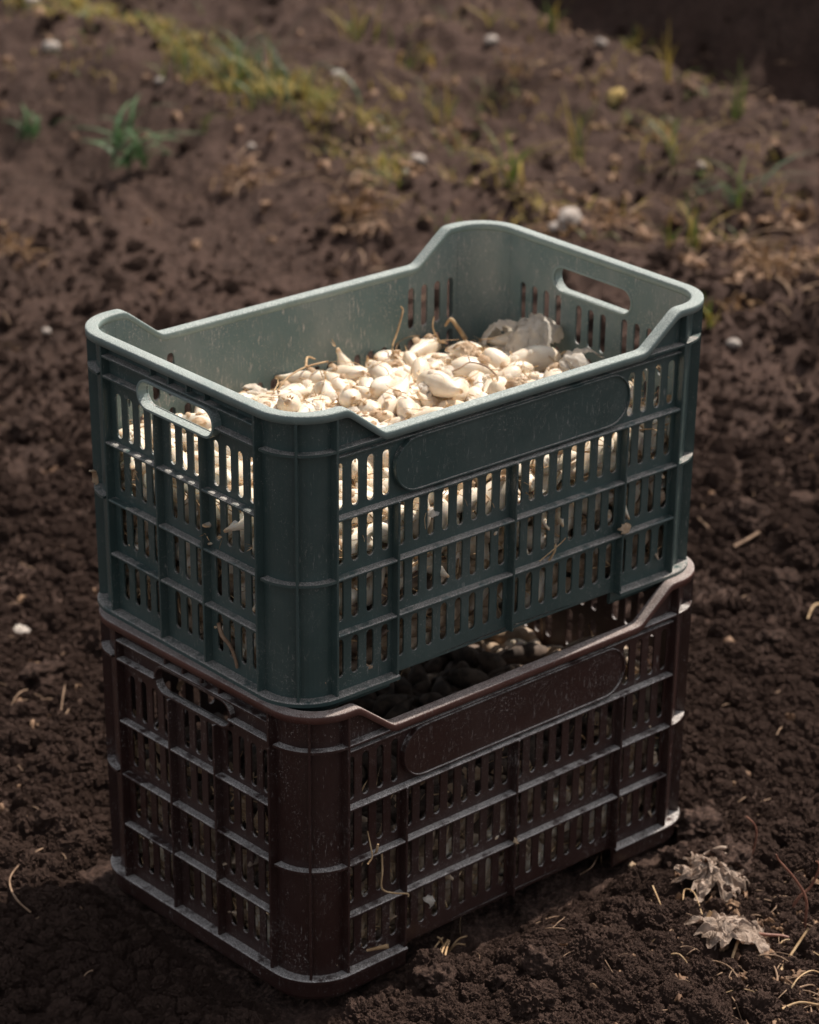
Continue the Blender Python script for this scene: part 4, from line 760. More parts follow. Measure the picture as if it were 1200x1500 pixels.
# keep clear of the rounded corners and a little off the walls
def clear(p, r):
    q = p.copy(); ri = .055-.0125
    for k_ in range(len(q)):
        x, y = q[k_][0], q[k_][1]; cx = min(max(x, .055), .588-.055); cy = min(max(y, .055), .3785-.055)
        if (x < .055 or x > .533) and (y < .055 or y > .3235):
            d = math.hypot(x-cx, y-cy); lim = ri-r[k_]*1.25
            if d > lim: q[k_][0] = cx+(x-cx)*lim/d; q[k_][1] = cy+(y-cy)*lim/d
    return q
_a, _b = clear(pc-pd*.0125, pr), clear(pc+pd*.0125, pr)
pc = (_a+_b)/2; pd = _b-_a; pd /= np.linalg.norm(pd, axis=1)[:, None]; pc[:, :2] = pc[:, :2]+(np.array([.294, .18925])-pc[:, :2])*.012
def bulb_mesh(seed, nu=14, nl=14, tail=True):
    r_ = random.Random(seed); R0 = .0125
    xs = [-.0255, -.0248, -.0225, -.018, -.012, -.005, .002, .009, .016, .0215, .026, .0285, .0308, .0328]
    rs = [.0006, .0030, .0066, .0102, .0125, .0134, .0130, .0112, .0086, .0058, .0036, .0024, .0022, .0012]
    if nl < 14: pick = [0, 2, 4, 5, 7, 9, 11, 13]; xs = [xs[i] for i in pick]; rs = [rs[i] for i in pick]
    ln = r_.uniform(.98, 1.28); fat = r_.uniform(.88, 1.0); bd = r_.uniform(-.25, .25); bd2 = r_.uniform(-.35, .35); flat = r_.uniform(.82, 1)
    V, F, T = [], [], []
    ph = r_.uniform(0, 6.28); frq = r_.choice([2, 3, 4])
    for i, (x, q) in enumerate(zip(xs, rs)):
        q *= fat; t = (x+.0255)/.064
        oy = bd*(x*x)*9+ (bd2*max(0, x-.018)); oz = bd2*max(0, x-.016)*.9
        for j in range(nu):
            a = 2*PI*j/nu; rr = q*(1+.055*math.sin(frq*a+ph)+.03*math.sin(5*a+ph*2+t*3)+r_.uniform(-.015, .015))
            if i >= len(xs)-3: rr *= 1+.45*math.sin(2*a+ph)
            V.append((x*ln, oy+rr*math.cos(a)*flat, oz+rr*math.sin(a)))
            e = max(0, (.0-(x+.0205))/.005, (x-.020)/.012); T.append(min(1., e))
    n = len(xs)
    for i in range(n-1):
        for j in range(nu): F.append((i*nu+j, i*nu+(j+1) % nu, (i+1)*nu+(j+1) % nu, (i+1)*nu+j))
    F += [tuple(range(nu))[::-1], tuple((n-1)*nu+j for j in range(nu))]
    nb = len(F)
    if tail:
        # short dry roots and torn husk at both ends
        for e, cnt, x0, rad in ((-1, 7, -.0245*ln, .0035), (1, 3, .036*ln, .0015)):
            for q in range(cnt):
                a = r_.uniform(0, 6.28); l = r_.uniform(.003, .009)*(1 if e < 0 else 1.6); p = Vector((x0, rad*math.cos(a), rad*math.sin(a)))
                d = Vector((e*1.2, math.cos(a)*r_.uniform(.2, 1.1), math.sin(a)*r_.uniform(.2, 1.1))).normalized()*l
                s = Vector((0, -math.sin(a), math.cos(a)))*r_.uniform(.0005, .0011); b0 = len(V)
                for v_ in (p-s, p+s, p+d*.6+s*.8+Vector((0, 0, r_.uniform(-.001, .001))), p+d*.6-s*.8, p+d): V.append(tuple(v_)); T.append(1.)
                F += [(b0, b0+1, b0+2, b0+3), (b0+3, b0+2, b0+4)]
    me = mesh('onion_bulb', V, F, True)
    a = me.attributes.new('tip', 'FLOAT', 'POINT'); a.data.foreach_set('value', T)
    me.polygons.foreach_set('material_index', [0]*nb+[1]*(len(F)-nb))
    me.materials.append(M['flesh']); me.materials.append(M['straw'])
    return me
bulbs_hi = [bulb_mesh(100+i) for i in range(12)]
bulbs_lo = [bulb_mesh(200+i, 8, 8, False) for i in range(5)]
# heap the settled packing a little in the middle and towards the far end
hx, hy = pc[:, 0]/L_, pc[:, 1]/W_
heap = 1.055+.10*np.sin(PI*np.clip(hy, 0, 1))*np.sin(PI*np.clip(hx, 0, 1))**.5+.07*np.exp(-((hx-.92)/.16)**2-((hy-.6)/.3)**2)-.05*sstep(.75, 1, hy)-.15*np.exp(-(hy/.15)**2)-.07*np.exp(-(hx/.12)**2)
def place(pc_, i, zmul):
    c_ = pc_[i].copy(); c_[2] *= zmul[i]; f = (H_-c_[2])*TP
    c_[0] = L_/2+(c_[0]-L_/2)*(1-f/(L_/2)); c_[1] = W_/2+(c_[1]-W_/2)*(1-f/(W_/2))
    X_ = Vector(pd[i]); up = Vector((0, 0, 1)) if abs(X_.z) < .9 else Vector((0, 1, 0))
    Y_ = up.cross(X_).normalized(); Z_ = X_.cross(Y_)
    rr = random.Random(int(i)); q = Matrix.Rotation(rr.uniform(0, 6.28), 3, X_); Y_ = q@Y_; Z_ = q@Z_
    s = pr[i]/.0125*(1.02 if top[i] else 1)
    return Matrix(((X_.x*s, Y_.x*s, Z_.x*s, c_[0]), (X_.y*s, Y_.y*s, Z_.y*s, c_[1]), (X_.z*s, Y_.z*s, Z_.z*s, c_[2]), (0, 0, 0, 1)))
zz = pc[:, 2]*heap
top = np.zeros(len(pc), bool)
# how exposed: nothing close above it
D = (pc[:, None, :2]-pc[None, :, :2]); D = np.hypot(D[..., 0], D[..., 1]) < .017
above = (D & (zz[None, :] > zz[:, None]+.012)).sum(1)
top = (above == 0)
sc_ = zz*1.0+np.where(top, .3, 0)+np.where((pc[:, 1] < .03) | (pc[:, 0] < .03), .06, 0)+np.where(above == 1, .08, 0)
pd[top, 2] *= .45; pd /= np.linalg.norm(pd, axis=1)[:, None]
order = np.argsort(-sc_); single = order[:300]; rest = order[300:]
GM = Matrix.Translation((0, 0, GZ))
LB = {}
for i in single:
    o = bpy.data.objects.new('onion_bulb', bulbs_hi[int(i) % 12]); col.objects.link(o); o.matrix_world = GM @ place(pc, i, heap)
    x_, y_ = pc[i][0]/L_, pc[i][1]/W_; dv = Vector(pd[i])
    lean = 'upright' if abs(dv.z) > .6 else ('tip right' if dv.dot(Vector(RT)) > .5 else 'tip left' if dv.dot(Vector(RT)) < -.5 else 'tip towards viewer' if dv.dot(Vector(FW)) < 0 else 'tip away')
    depth = 'top layer' if top[i] else 'second layer'
    lab = ('white onion bulb, %s, %s, %s, %s' % (lean, depth, ('near end', 'near middle', 'far middle', 'far end')[min(3, int(x_*4))], ('front wall', 'centre', 'back wall')[min(2, int(y_*3))]))
    LB.setdefault(lab, []).append(((o.matrix_world.translation-Vector(CAM)).dot(Vector(RT)), o))
ORD = ['leftmost', 'second', 'third', 'fourth', 'fifth', 'sixth', 'seventh', 'eighth', 'ninth', 'tenth', 'eleventh', 'twelfth', 'thirteenth', 'fourteenth', 'fifteenth', 'sixteenth', 'seventeenth', 'eighteenth']
for lab, L2 in LB.items():
    for n_, (_, o) in enumerate(sorted(L2, key=lambda a: a[0])):
        tag(o, lab+('' if len(L2) == 1 else ', '+ORD[n_]+(' from left' if n_ else '')), 'onion', 'white onion bulbs heaped in the green crate')
def joined(name, idx, base, zmul, label, protos, husk):
    Vs, Fs, Ts, Ms, off_ = [], [], [], [], 0
    pre = []
    for me in protos:
        v = np.empty(len(me.vertices)*3); me.vertices.foreach_get('co', v); t = np.empty(len(me.vertices)); me.attributes['tip'].data.foreach_get('value', t)
        pre.append((v.reshape(-1, 3), [tuple(p.vertices) for p in me.polygons], t))
    for i in idx:
        v, f, t = pre[int(i) % len(pre)]; m_ = np.array(base @ place(pc, i, zmul))
        Ms += [2 if husk > .61 and zz[i] > .165 and hx[i] < .88 else 1 if random.Random(int(i)*7+1).random() < husk*(1 if zz[i] < .09 or husk > .61 else .12) else (2 if husk > .61 and zz[i] > .13 and hx[i] < .88 else 0)]*len(f)  # upper bulbs of the brown crate get the painted shade, except at the far end
        Vs.append(v@m_[:3, :3].T+m_[:3, 3]); Fs += [tuple(a+off_ for a in q) for q in f]; Ts.append(t); off_ += len(v)
    Vs = np.concatenate(Vs); me = bpy.data.meshes.new(name); me.from_pydata(Vs.tolist(), [], Fs)
    me.polygons.foreach_set('use_smooth', [True]*len(me.polygons)); a = me.attributes.new('tip', 'FLOAT', 'POINT'); a.data.foreach_set('value', np.concatenate(Ts)); me.update()
    o = link(name, me, None, [M['flesh'], M['unpeeled'], M['gap_shade']]); me.polygons.foreach_set('material_index', Ms); me.update()
    return tag(o, label, 'onions', kind='stuff')
joined('onion_bulbs', rest, GM, heap, 'white onion bulbs packed lower down inside the green crate', bulbs_lo, .6)
BM = brown.matrix_basis.copy()
hb = heap*(.68+.32*np.exp(-((hx-.95)/.13)**2-((hy-.2)/.35)**2))
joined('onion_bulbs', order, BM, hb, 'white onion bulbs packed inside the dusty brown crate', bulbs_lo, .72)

# ------------------------------------------------------------------ thin things
def tube(points, radii, n=5):
    V, F = [], []; P_ = [Vector(p) for p in points]
    for i, p in enumerate(P_):
        t = (P_[min(i+1, len(P_)-1)]-P_[max(i-1, 0)]).normalized(); a = t.cross(Vector((.3, .2, 1))).normalized(); b_ = t.cross(a)
        for j in range(n): q = 2*PI*j/n; V.append(tuple(p+(a*math.cos(q)+b_*math.sin(q))*radii[i]))
    for i in range(len(P_)-1):
        for j in range(n): F.append((i*n+j, i*n+(j+1) % n, (i+1)*n+(j+1) % n, (i+1)*n+j))
    F += [tuple(range(n)), tuple((len(P_)-1)*n+j for j in range(n))[::-1]]
    return V, F
def strand(p0, d, length, bend, r, rnd, n=8, wob=.25):
    """bent dry stalk starting at p0"""
    p = Vector(p0); d = Vector(d).normalized(); pts = [p.copy()]; bend = Vector(bend)
    for i in range(n):
        d = (d+bend/n+Vector((rnd.uniform(-wob, wob), rnd.uniform(-wob, wob), rnd.uniform(-wob, wob)))*(3./n)).normalized()
        p = p+d*length/n; pts.append(p.copy())
    rad = [r*(1-.55*i/n)*rnd.uniform(.85, 1.15) for i in range(n+1)]
    return tube(pts, rad)
def merge(parts):
    V, F = [], []
    for v, f in parts: o_ = len(V); V += list(v); F += [tuple(a+o_ for a in q) for q in f]
    return V, F
def crumple(cx, size, seed, curl=1.2, nu=16, nv=12, rag=.25, amp=.16, asp=.7):
    """thin crumpled sheet: curved shell, creased by ridged noise, with a torn edge"""
    from mathutils import noise as mn
    sd_ = Vector((seed*7.31 % 91, seed*3.17 % 57, 0)); V, F = [], []
    for i in range(nu+1):
        for j in range(nv+1):
            u, v_ = i/nu*2-1, j/nv*2-1
            # square to disc, so that the outline is a rough round and not a rectangle
            du, dv = u*math.sqrt(1-v_*v_*.5), v_*math.sqrt(1-u*u*.5)
            ang = math.atan2(dv, du); e = 1+rag*(1.6*mn.noise(sd_+Vector((math.cos(ang)*1.6, math.sin(ang)*1.6, 0)))+1.1*mn.noise(sd_+Vector((math.cos(ang)*5, math.sin(ang)*5, 3))))
            x = du*e; y = dv*asp*e
            a = x*curl; X_ = math.sin(a)/curl; Z_ = (1-math.cos(a))/curl
            bq = y*curl*1.3; Y_ = math.sin(bq)/(curl*1.3); Z_ += (1-math.cos(bq))/(curl*1.3)
            q = sd_+Vector((x*1.5, y*2.2, 0)); fold = 2.2*abs(mn.noise(q))+1.0*abs(mn.noise(q*2.3))+.5*mn.noise(q*4.7)
            V.append(((X_+.10*mn.noise(q*2+Vector((0, 0, 5))))*size, (Y_+.10*mn.noise(q*2+Vector((0, 0, 9))))*size, (-Z_+amp*1.5*fold)*size))
    for i in range(nu):
        for j in range(nv): a = i*(nv+1)+j; F.append((a, a+1, a+nv+2, a+nv+1))
    return V, F
def xf(VF, m_): return [tuple(m_@Vector(v)) for v in VF[0]], VF[1]

# skins lying on the bulbs, in crate coordinates (x along, y across, z up from the flange)
def G(x, y, z): return Vector((x, y, z+GZ))
skins = [
 ((.535, .235, .222), .042, (.3, -.5, .4), 'skin', 'large translucent white onion skin standing on the heap against the far end wall'),
 ((.515, .165, .212), .036, (-.5, .7, 1.2), 'skin', 'curled white onion skin on the heap below the far hand hole, nearest the front'),
 ((.540, .300, .207), .036, (.5, .4, 2.4), 'skin', 'greyish crumpled onion skin on the heap near the back corner of the green crate'),
 ((.553, .120, .205), .022, (.9, .3, .9), 'skin_tan', 'small tan husk against the far end wall at the front end of the heap'),
 ((.215, .315, .196), .026, (.2, -.9, 2.1), 'skin', 'torn white onion skin standing up by the back wall at the near end'),
 ((.215, .245, .206), .030, (-.3, .2, .7), 'skin', 'flat thin onion skin on the heap by the near front corner'),
 ((.350, .200, .208), .020, (.4, .3, .2), 'skin', 'small pale onion skin in the middle of the heap'),
 ((.420, .150, .209), .020, (-.3, .6, 1.9), 'skin_tan', 'small tan onion skin right of the middle of the heap'),
 ((.470, .270, .205), .024, (.6, .1, 1.3), 'skin_tan', 'tan curled husk behind the bulbs before the big skins'),
]
for i, (p, s, rot, mt, lab) in enumerate(skins):
    V, F = crumple(0, s*1.0, 40+i*3, 1.2, 34, 28, .42, .085, .75)
    me = mesh('onion_skin', V, F, True); o = link('onion_skin', me, None, M[mt]); o.location = G(*p); o.rotation_euler = rot
    sm = o.modifiers.new('thickness', 'SOLIDIFY'); sm.thickness = .00025
    tag(o, lab, 'onion skin', 'dry onion skins on the heap')
# little scraps of husk and root threads all over the heap
rnd = random.Random(5); parts = []; parts2 = []; parts3 = []
tops = [i for i in order[:230] if top[i]]
for i in tops:
    for q in range(4):
        x, y, z = pc[i][0]+rnd.uniform(-.012, .012), pc[i][1]+rnd.uniform(-.012, .012), zz[i]+pr[i]+.001
        if rnd.random() < .45:
            a = rnd.uniform(0, 6.28)
            parts.append(strand(G(x, y, z), (math.cos(a), math.sin(a), rnd.uniform(-.1, .35)), rnd.uniform(.012, .04), (rnd.uniform(-1, 1), rnd.uniform(-1, 1), rnd.uniform(-1.1, -.2)), rnd.uniform(.0003, .0009), rnd))
        elif rnd.random() < .75:
            m_ = Matrix.Translation(G(x, y, z)) @ Matrix.Rotation(rnd.uniform(0, 6.28), 4, 'Z') @ Matrix.Rotation(rnd.uniform(-.7, .7), 4, 'X')
            (parts2 if rnd.random() < .6 else parts3).append(xf(crumple(0, rnd.uniform(.005, .012), rnd.random(), 1.3, 7, 6, .25, .08), m_))
V, F = merge(parts); tag(link('husk_threads', mesh('husk_threads', V, F, True), None, M['straw']), 'thin dry roots and husk threads scattered over the onion heap', 'dry husk', kind='stuff')
V, F = merge(parts2); tag(link('husk_scraps', mesh('husk_scraps', V, F, True), None, M['skin_tan']), 'small scraps of papery husk scattered over the onion heap', 'dry husk', kind='stuff')
V, F = merge(parts3); tag(link('husk_scraps', mesh('husk_scraps', V, F, True), None, M['skin']), 'small white scraps of onion skin scattered over the onion heap', 'dry husk', kind='stuff')
# husk and roots pressed against the slots inside both crates
def slot_litter(base, label, zmax, seed):
    r_ = random.Random(seed); pa = []; pb = []
    for q in range(520):
        side = r_.random()
        z = r_.uniform(.01, zmax)
        if side < .42: p = Vector((r_.uniform(.05, .54), .0185, z)); t = Vector((r_.uniform(-1, 1), 0, r_.uniform(-1, 1))); nrm = Vector((0, -1, 0))
        elif side < .84: p = Vector((.0185, r_.uniform(.05, .33), z)); t = Vector((0, r_.uniform(-1, 1), r_.uniform(-1, 1))); nrm = Vector((-1, 0, 0))
        elif side < .92: p = Vector((r_.uniform(.05, .54), W_-.0185, z)); t = Vector((r_.uniform(-1, 1), 0, r_.uniform(-1, 1))); nrm = Vector((0, 1, 0))
        else: p = Vector((L_-.0185, r_.uniform(.05, .33), z)); t = Vector((0, r_.uniform(-1, 1), r_.uniform(-1, 1))); nrm = Vector((1, 0, 0))
        if r_.random() < .62:
            pa.append(strand(base@p, (base.to_3x3()@(t+nrm*r_.uniform(-.1, .35))), r_.uniform(.015, .05), Vector((r_.uniform(-1, 1), r_.uniform(-1, 1), r_.uniform(-1, .6))), r_.uniform(.0004, .0012), r_, 7, .15))
        else:
            m_ = base @ Matrix.Translation(p+Vector((0, 0, 0))-nrm*.003) @ Vector((0, 0, 1)).rotation_difference(nrm).to_matrix().to_4x4() @ Matrix.Rotation(r_.uniform(0, 6), 4, 'Z')
            pb.append(xf(crumple(0, r_.uniform(.007, .015), r_.random(), 1.2, 6, 5, .2, .12, .5), m_))
    inv_ = base.inverted()
    def clampv(v):
        q = inv_@Vector(v); f = (H_-q.z)*TP+.0142
        q.x = min(max(q.x, f), L_-f); q.y = min(max(q.y, f), W_-f)
        cx = min(max(q.x, RC), L_-RC); cy = min(max(q.y, RC), W_-RC); d = math.hypot(q.x-cx, q.y-cy); lim = RC-f
        if d > lim: q.x = cx+(q.x-cx)*lim/d; q.y = cy+(q.y-cy)*lim/d
        return tuple(base@q)
    pa = [([clampv(v) for v in a[0]], a[1]) for a in pa]; pb = [([clampv(v) for v in a[0]], a[1]) for a in pb]
    V, F = merge(pa); n1 = len(F); V2, F2 = merge(pb); o_ = len(V); V += V2; F += [tuple(a+o_ for a in q) for q in F2]
    me = mesh('husk_litter', V, F, True); o = link('husk_litter', me, None, [M['straw'], M['skin_tan']])
    me.polygons.foreach_set('material_index', [0]*n1+[1]*(len(F)-n1))
    return tag(o, label, 'dry husk', kind='stuff')
slot_litter(GM, 'dry roots and husk pressed against the slots inside the green crate', .185, 3)
slot_litter(BM, 'dry roots and husk pressed against the slots inside the brown crate', .20, 4)

def thing_strand(name, label, cat, group, mat, segs, parent=None):
    V, F = merge([tube(p, r) for p, r in segs]); o = link(name, mesh(name, V, F, True), parent, mat)
    return tag(o, label, cat, group) if label else o
def smooth_pts(P_, n=4):
    P_ = [Vector(p) for p in P_]; out = []
    for i in range(len(P_)-1):
        p0, p1, p2, p3 = P_[max(i-1, 0)], P_[i], P_[i+1], P_[min(i+2, len(P_)-1)]
        for k_ in range(n):
            t = k_/n; out.append(.5*((2*p1)+(p2-p0)*t+(2*p0-5*p1+4*p2-p3)*t*t+(3*p1-p0-3*p2+p3)*t**3))
    return out+[P_[-1]]
def tap(n, r0, r1): return [r0+(r1-r0)*i/(n-1) for i in range(n)]
def curve_seg(P_, r0, r1, n=4): q = smooth_pts(P_, n); return (q, tap(len(q), r0, r1))
# stalks on the heap that catch the eye
thing_strand('dry_stalk', 'thin curved dry stalk rising from the heap in front of the back wall slots', 'stalk', 'dry stalks on the heap', M['straw'],
 [curve_seg([G(.418, .335, .183), G(.413, .340, .196), (G(.425, .345, .212)), G(.437, .350, .232), G(.436, .352, .238)], .0014, .0011)])
thing_strand('dry_stalk', 'looped pale dry stalk in the back corner of the heap', 'stalk', 'dry stalks on the heap', M['straw'],
 [curve_seg([G(.515, .330, .187), G(.505, .335, .205), G(.50, .34, .212), G(.497, .345, .203)], .0030, .0016), curve_seg([G(.485, .34, .187), G(.478, .345, .205), G(.484, .35, .216)], .0012, .0008)])
thing_strand('dry_stalk', 'frayed tan root bunch at the front end of the heap by the far wall', 'stalk', 'dry stalks on the heap', M['straw'],
 [curve_seg([G(.535, .110, .195), G(.540, .105, .212), G(.548, .098, .222)], .0048, .0030), curve_seg([G(.548, .098, .221), G(.560, .080, .219), G(.572, .062, .204)], .0012, .0005),
  curve_seg([G(.548, .098, .220), G(.556, .088, .210), G(.558, .085, .198)], .0011, .0005), curve_seg([G(.548, .098, .220), G(.562, .085, .221), G(.571, .074, .212)], .0009, .0004)])
thing_strand('dry_stalk', 'long thin dry stalk lying along the back of the heap at the near end', 'stalk', 'dry stalks on the heap', M['straw'],
 [curve_seg([G(.235, .325, .190), G(.255, .330, .202), G(.285, .335, .206), G(.32, .34, .203)], .0012, .0009), curve_seg([G(.285, .335, .206), G(.295, .345, .212), G(.31, .35, .205)], .0018, .0008)])
thing_strand('dry_stalk', 'fine wavy brown stalk crossing the right half of the heap', 'stalk', 'dry stalks on the heap', M['straw_dark'],
 [curve_seg([G(.36, .20, .216), G(.385, .195, .221), G(.405, .20, .222), G(.42, .19, .216), G(.425, .18, .208)], .0010, .0009), curve_seg([G(.405, .2, .222), G(.41, .21, .226)], .0009, .0005)])
# bits caught on the ribs
def BP(x, y, z): return BM @ Vector((x, y, z))
thing_strand('dry_root', 'small curled root caught on the second rib of the green crate below the panel', 'root', 'roots caught on crate ribs', M['straw'], [curve_seg([G(.345, .006, .070), G(.35, .003, .080), G(.352, .004, .088)], .0016, .0012), curve_seg([G(.33, .004, .0745), G(.355, .0015, .087), G(.365, .002, .092)], .0007, .0006)])
thing_strand('dry_root', 'thick twisted root in the bottom slots at the near end of the green crate', 'root', 'roots caught on crate ribs', M['straw_dark'], [curve_seg([G(.006, .130, .055), G(.004, .122, .045), G(.007, .113, .036), G(.010, .108, .020), G(.011, .107, .012)], .0026, .0016)])
thing_strand('dry_root', 'pale forked root sticking out between the ribs of the brown crate near its front corner', 'root', 'roots caught on crate ribs', M['straw'], [curve_seg([BP(.088, .010, .158), BP(.085, .002, .146), BP(.082, -.004, .136), BP(.076, -.004, .130)], .0006, .0012), curve_seg([BP(.093, .004, .133), BP(.089, -.003, .140), BP(.090, -.004, .148)], .0012, .0015)])
thing_strand('dry_root', 'thin hooked root hanging over the lower rib of the brown crate beside its second upright', 'root', 'roots caught on crate ribs', M['straw'], [curve_seg([BP(.11, .013, .128), BP(.105, .006, .108), BP(.102, .003, .088), BP(.115, -.002, .080), BP(.131, -.004, .074), BP(.132, -.004, .070)], .0012, .0009)])
thing_strand('dry_root', 'pale root lying on the bottom flange at the front corner of the brown crate', 'root', 'roots caught on crate ribs', M['straw'], [curve_seg([BP(.088, .011, .016), BP(.100, .004, .018), BP(.108, -.001, .019)], .0014, .0030)])
# husk flakes stuck to the sides
for i, (p, s, rot, mt, lab) in enumerate([
 (G(.455, .002, .0785), .0125, (1.2, .2, .3), 'skin_tan', 'triangular papery husk resting on the third rib of the green crate'),
 (BP(.172, .004, .045), .012, (1.3, .9, .2), 'skin', 'white pointed husk in the bottom slots of the brown crate'),
 (BP(.295, .004, .073), .009, (1.2, .3, .9), 'skin_tan', 'small husk on the lower middle rib of the brown crate'),
 (G(.003, .335, .152), .012, (.2, 1.2, .2), 'skin_tan', 'tan papery husk poking out at the left edge of the green crate')]):
    V, F = crumple(0, s, 80+i, 1.2, 8, 6, .2, .15, .5); o = link('husk_flake', mesh('husk_flake', V, F, True), None, M[mt]); o.location = p; o.rotation_euler = rot
    sm = o.modifiers.new('thickness', 'SOLIDIFY'); sm.thickness = .0003
    tag(o, lab, 'husk', 'husks caught on the crates')

# ------------------------------------------------------------------ things on the soil
def gp(px, py, dz=0.): p = on_ground(px, py); return Vector((p.x, p.y, float(ground_h(p.x, p.y))+dz))
def lump(name, px, py, r, mat, label, cat, group, seed, sq=(1, .8, .7), sub=4, amp=.35, sink=.2):
    import bmesh
    bm = bmesh.new(); bmesh.ops.create_icosphere(bm, subdivisions=sub, radius=1)
    from mathutils import noise as mn
    for v_ in bm.verts:
        q = v_.co*1.3+Vector((seed*3.1, 0, 0)); f = 1+amp*(mn.fractal(q, .8, 2.1, 4))
        v_.co = Vector((v_.co.x*f*sq[0], v_.co.y*f*sq[1], v_.co.z*f*sq[2]))*r
    me = bpy.data.meshes.new(name); bm.to_mesh(me); bm.free(); me.polygons.foreach_set('use_smooth', [True]*len(me.polygons))
    o = link(name, me, None, mat); o.location = gp(px, py, r*sq[2]*(1-2*sink)*.5); o.rotation_euler = (0, 0, seed*1.7)
    return tag(o, label, cat, group)
stones = [
 (75, 72, .022, 'pale stone at the far upper left on the raised bed'), (30, 932, .014, 'whitish stone on the soil left of the stacked crates'),
 (612, 237, .018, 'flat pale stone on the soil behind the green crate, left of the yellow leaf'), (835, 326, .030, 'largest pale stone, just behind the back wall of the green crate'),
 (815, 338, .018, 'small pale stone touching the largest stone behind the crate'), (495, 113, .017, 'round pale stone beyond the grassy strip'),
 (411, 127, .014, 'pale stone inside the grassy strip'), (368, 217, .010, 'small round white stone below the tall grass clump'),
 (235, 121, .012, 'grey stone on the raised bed left of the grass'), (48, 6, .022, 'pale stone at the top left edge above the raised bed'),
 (975, 1455, .0085, 'pale stone at the bottom edge below the dead leaves'), (869, 1492, .008, 'white pebble at the very bottom right of centre'),
 (720, 62, .016, 'flat grey stone far behind the green crate'), (1075, 507, .012, 'pale stone right of the green crate rim'), (592, 253, .010, 'small pale stone left behind the flat pale stone'),
 (880, 65, .014, 'pale stone near the crest of the farthest bed'), (1028, 245, .012, 'pale round stone between grass tufts at the far right'), (566, 193, .010, 'pale stone at the right end of the grassy strip'),
 (68, 488, .009, 'small white stone on the soil left of the green crate rim')]
for i, (px, py, r, lab) in enumerate(stones):
    lump('stone', px, py, r, M['stone'], lab, 'stone', 'pale stones on the soil', i+1, (1, .75, .6), 3, .25, .15)
clods = [(1020, 1222, .030, 'smooth dark soil clod right of the upper dead leaf'), (690, 1265, .022, 'crumbly soil clod beside the long side of the brown crate'),
 (990, 1265, .020, 'dark rounded clod left of the upper dead leaf'), (850, 1245, .018, 'soil clod touching the bottom rib of the brown crate'), (1060, 1270, .030, 'largest dark clod between the dead leaves and the red stems'),
 (1130, 950, .024, 'dark soil clod right of the middle of the crates'), (1090, 770, .034, 'big clod in shadow right of the green crate'), (60, 1000, .026, 'soil clod left of the brown crate'),
 (45, 640, .030, 'large soil clod left of the green crate'), (1150, 860, .024, 'soil clod at the right edge beside the curled twig'), (790, 1420, .020, 'broken soil clod at the bottom right of the crates'),
 (640, 1440, .022, 'flat smooth clod at the bottom beside the straw tuft'), (740, 1450, .017, 'small smooth clod at the bottom edge')]
for i, (px, py, r, lab) in enumerate(clods):
    lump('soil_clod', px, py, r, M['soil'], lab, 'clod', 'large soil clods', 30+i, (1, .85, .75), 5, .5, .25)

def dead_leaf(px, py, s, rz, seed, label, lift=.013):
    p = gp(px, py, lift); root = tag(empty('dead_leaf', p, rz), label, 'dead leaf', 'dead leaves lying on the soil')
    V, F = crumple(0, s, seed, .45, 44, 38, .42, .12, .85); o = link('blade', mesh('blade', V, F, False), root, M['deadleaf'])
    o.rotation_euler = (.15, -.2, 0); sm = o.modifiers.new('thickness', 'SOLIDIFY'); sm.thickness = .0004
    V, F = crumple(0, s*.66, seed+1, .7, 28, 22, .60, .11, .6); o = link('blade', mesh('blade', V, F, False), root, M['deadleaf'])
    o.location = (s*.3, s*.2, s*.16); o.rotation_euler = (.25, .3, 1.1); sm = o.modifiers.new('thickness', 'SOLIDIFY'); sm.thickness = .0004
    return root
lf = dead_leaf(1072, 1384, .046, 2.2, 301, 'largest dead leaf, crumpled grey brown with pale torn edges, at the lower right')
inv = lf.matrix_basis.inverted()
def local_strand(root, name, mat, P_, r0, r1):
    iv = root.matrix_basis.inverted(); q = [iv@Vector(a) for a in smooth_pts(P_)]
    return thing_strand(name, None, None, None, mat, [(q, tap(len(q), r0, r1))], root)
local_strand(lf, 'stalk', M['straw'], [gp(1086, 1390, .018), gp(1078, 1405, .016), gp(1065, 1432, .004)], .0020, .0016)
local_strand(lf, 'stalk', M['straw'], [gp(1040, 1362, .020), gp(1034, 1372, .016), gp(1034, 1390, .0)], .0022, .0022)
lf2 = dead_leaf(1045, 1302, .040, .6, 305, 'smaller dead leaf, darker and folded, lying above the largest one', .018)
local_strand(lf2, 'stalk', M['deadleaf'], [gp(1030, 1283, .024), gp(1055, 1274, .024), gp(1086, 1272, .018)], .0018, .0026)
def stem(px_pts, r0, r1, label, mat='redstem', name='bare_stem', cat='stem', group='bare stems on the soil'):
    return thing_strand(name, label, cat, group, M[mat], [curve_seg([gp(a, b, h+.005) for a, b, h in px_pts], r0, r1)])
def upright(px, py, pts, r0, r1, label, mat='redstem', name='bare_stem', cat='stem', group='bare stems on the soil'):
    """stalk rooted at a place; pts = (right, toward camera-away, up) offsets in metres"""
    b = gp(px, py); rt = Vector(RT); fw = Vector((gf[0], gf[1], 0))
    return thing_strand(name, label, cat, group, M[mat], [curve_seg([b+rt*a+fw*c_+Vector((0, 0, h)) for a, c_, h in pts], r0, r1)])
upright(1097, 1256, [(0, 0, -.004), (.005, .0, .012), (.007, 0, .028), (.004, 0, .042), (-.006, 0, .052)], .0018, .0010, 'upright reddish stem curving above the smooth clod')
upright(1175, 1368, [(0, 0, -.004), (.003, 0, .02), (.001, 0, .045), (-.012, 0, .068), (-.030, 0, .090), (-.033, 0, .097)], .0019, .0010, 'long reddish stem leaning left at the right edge')
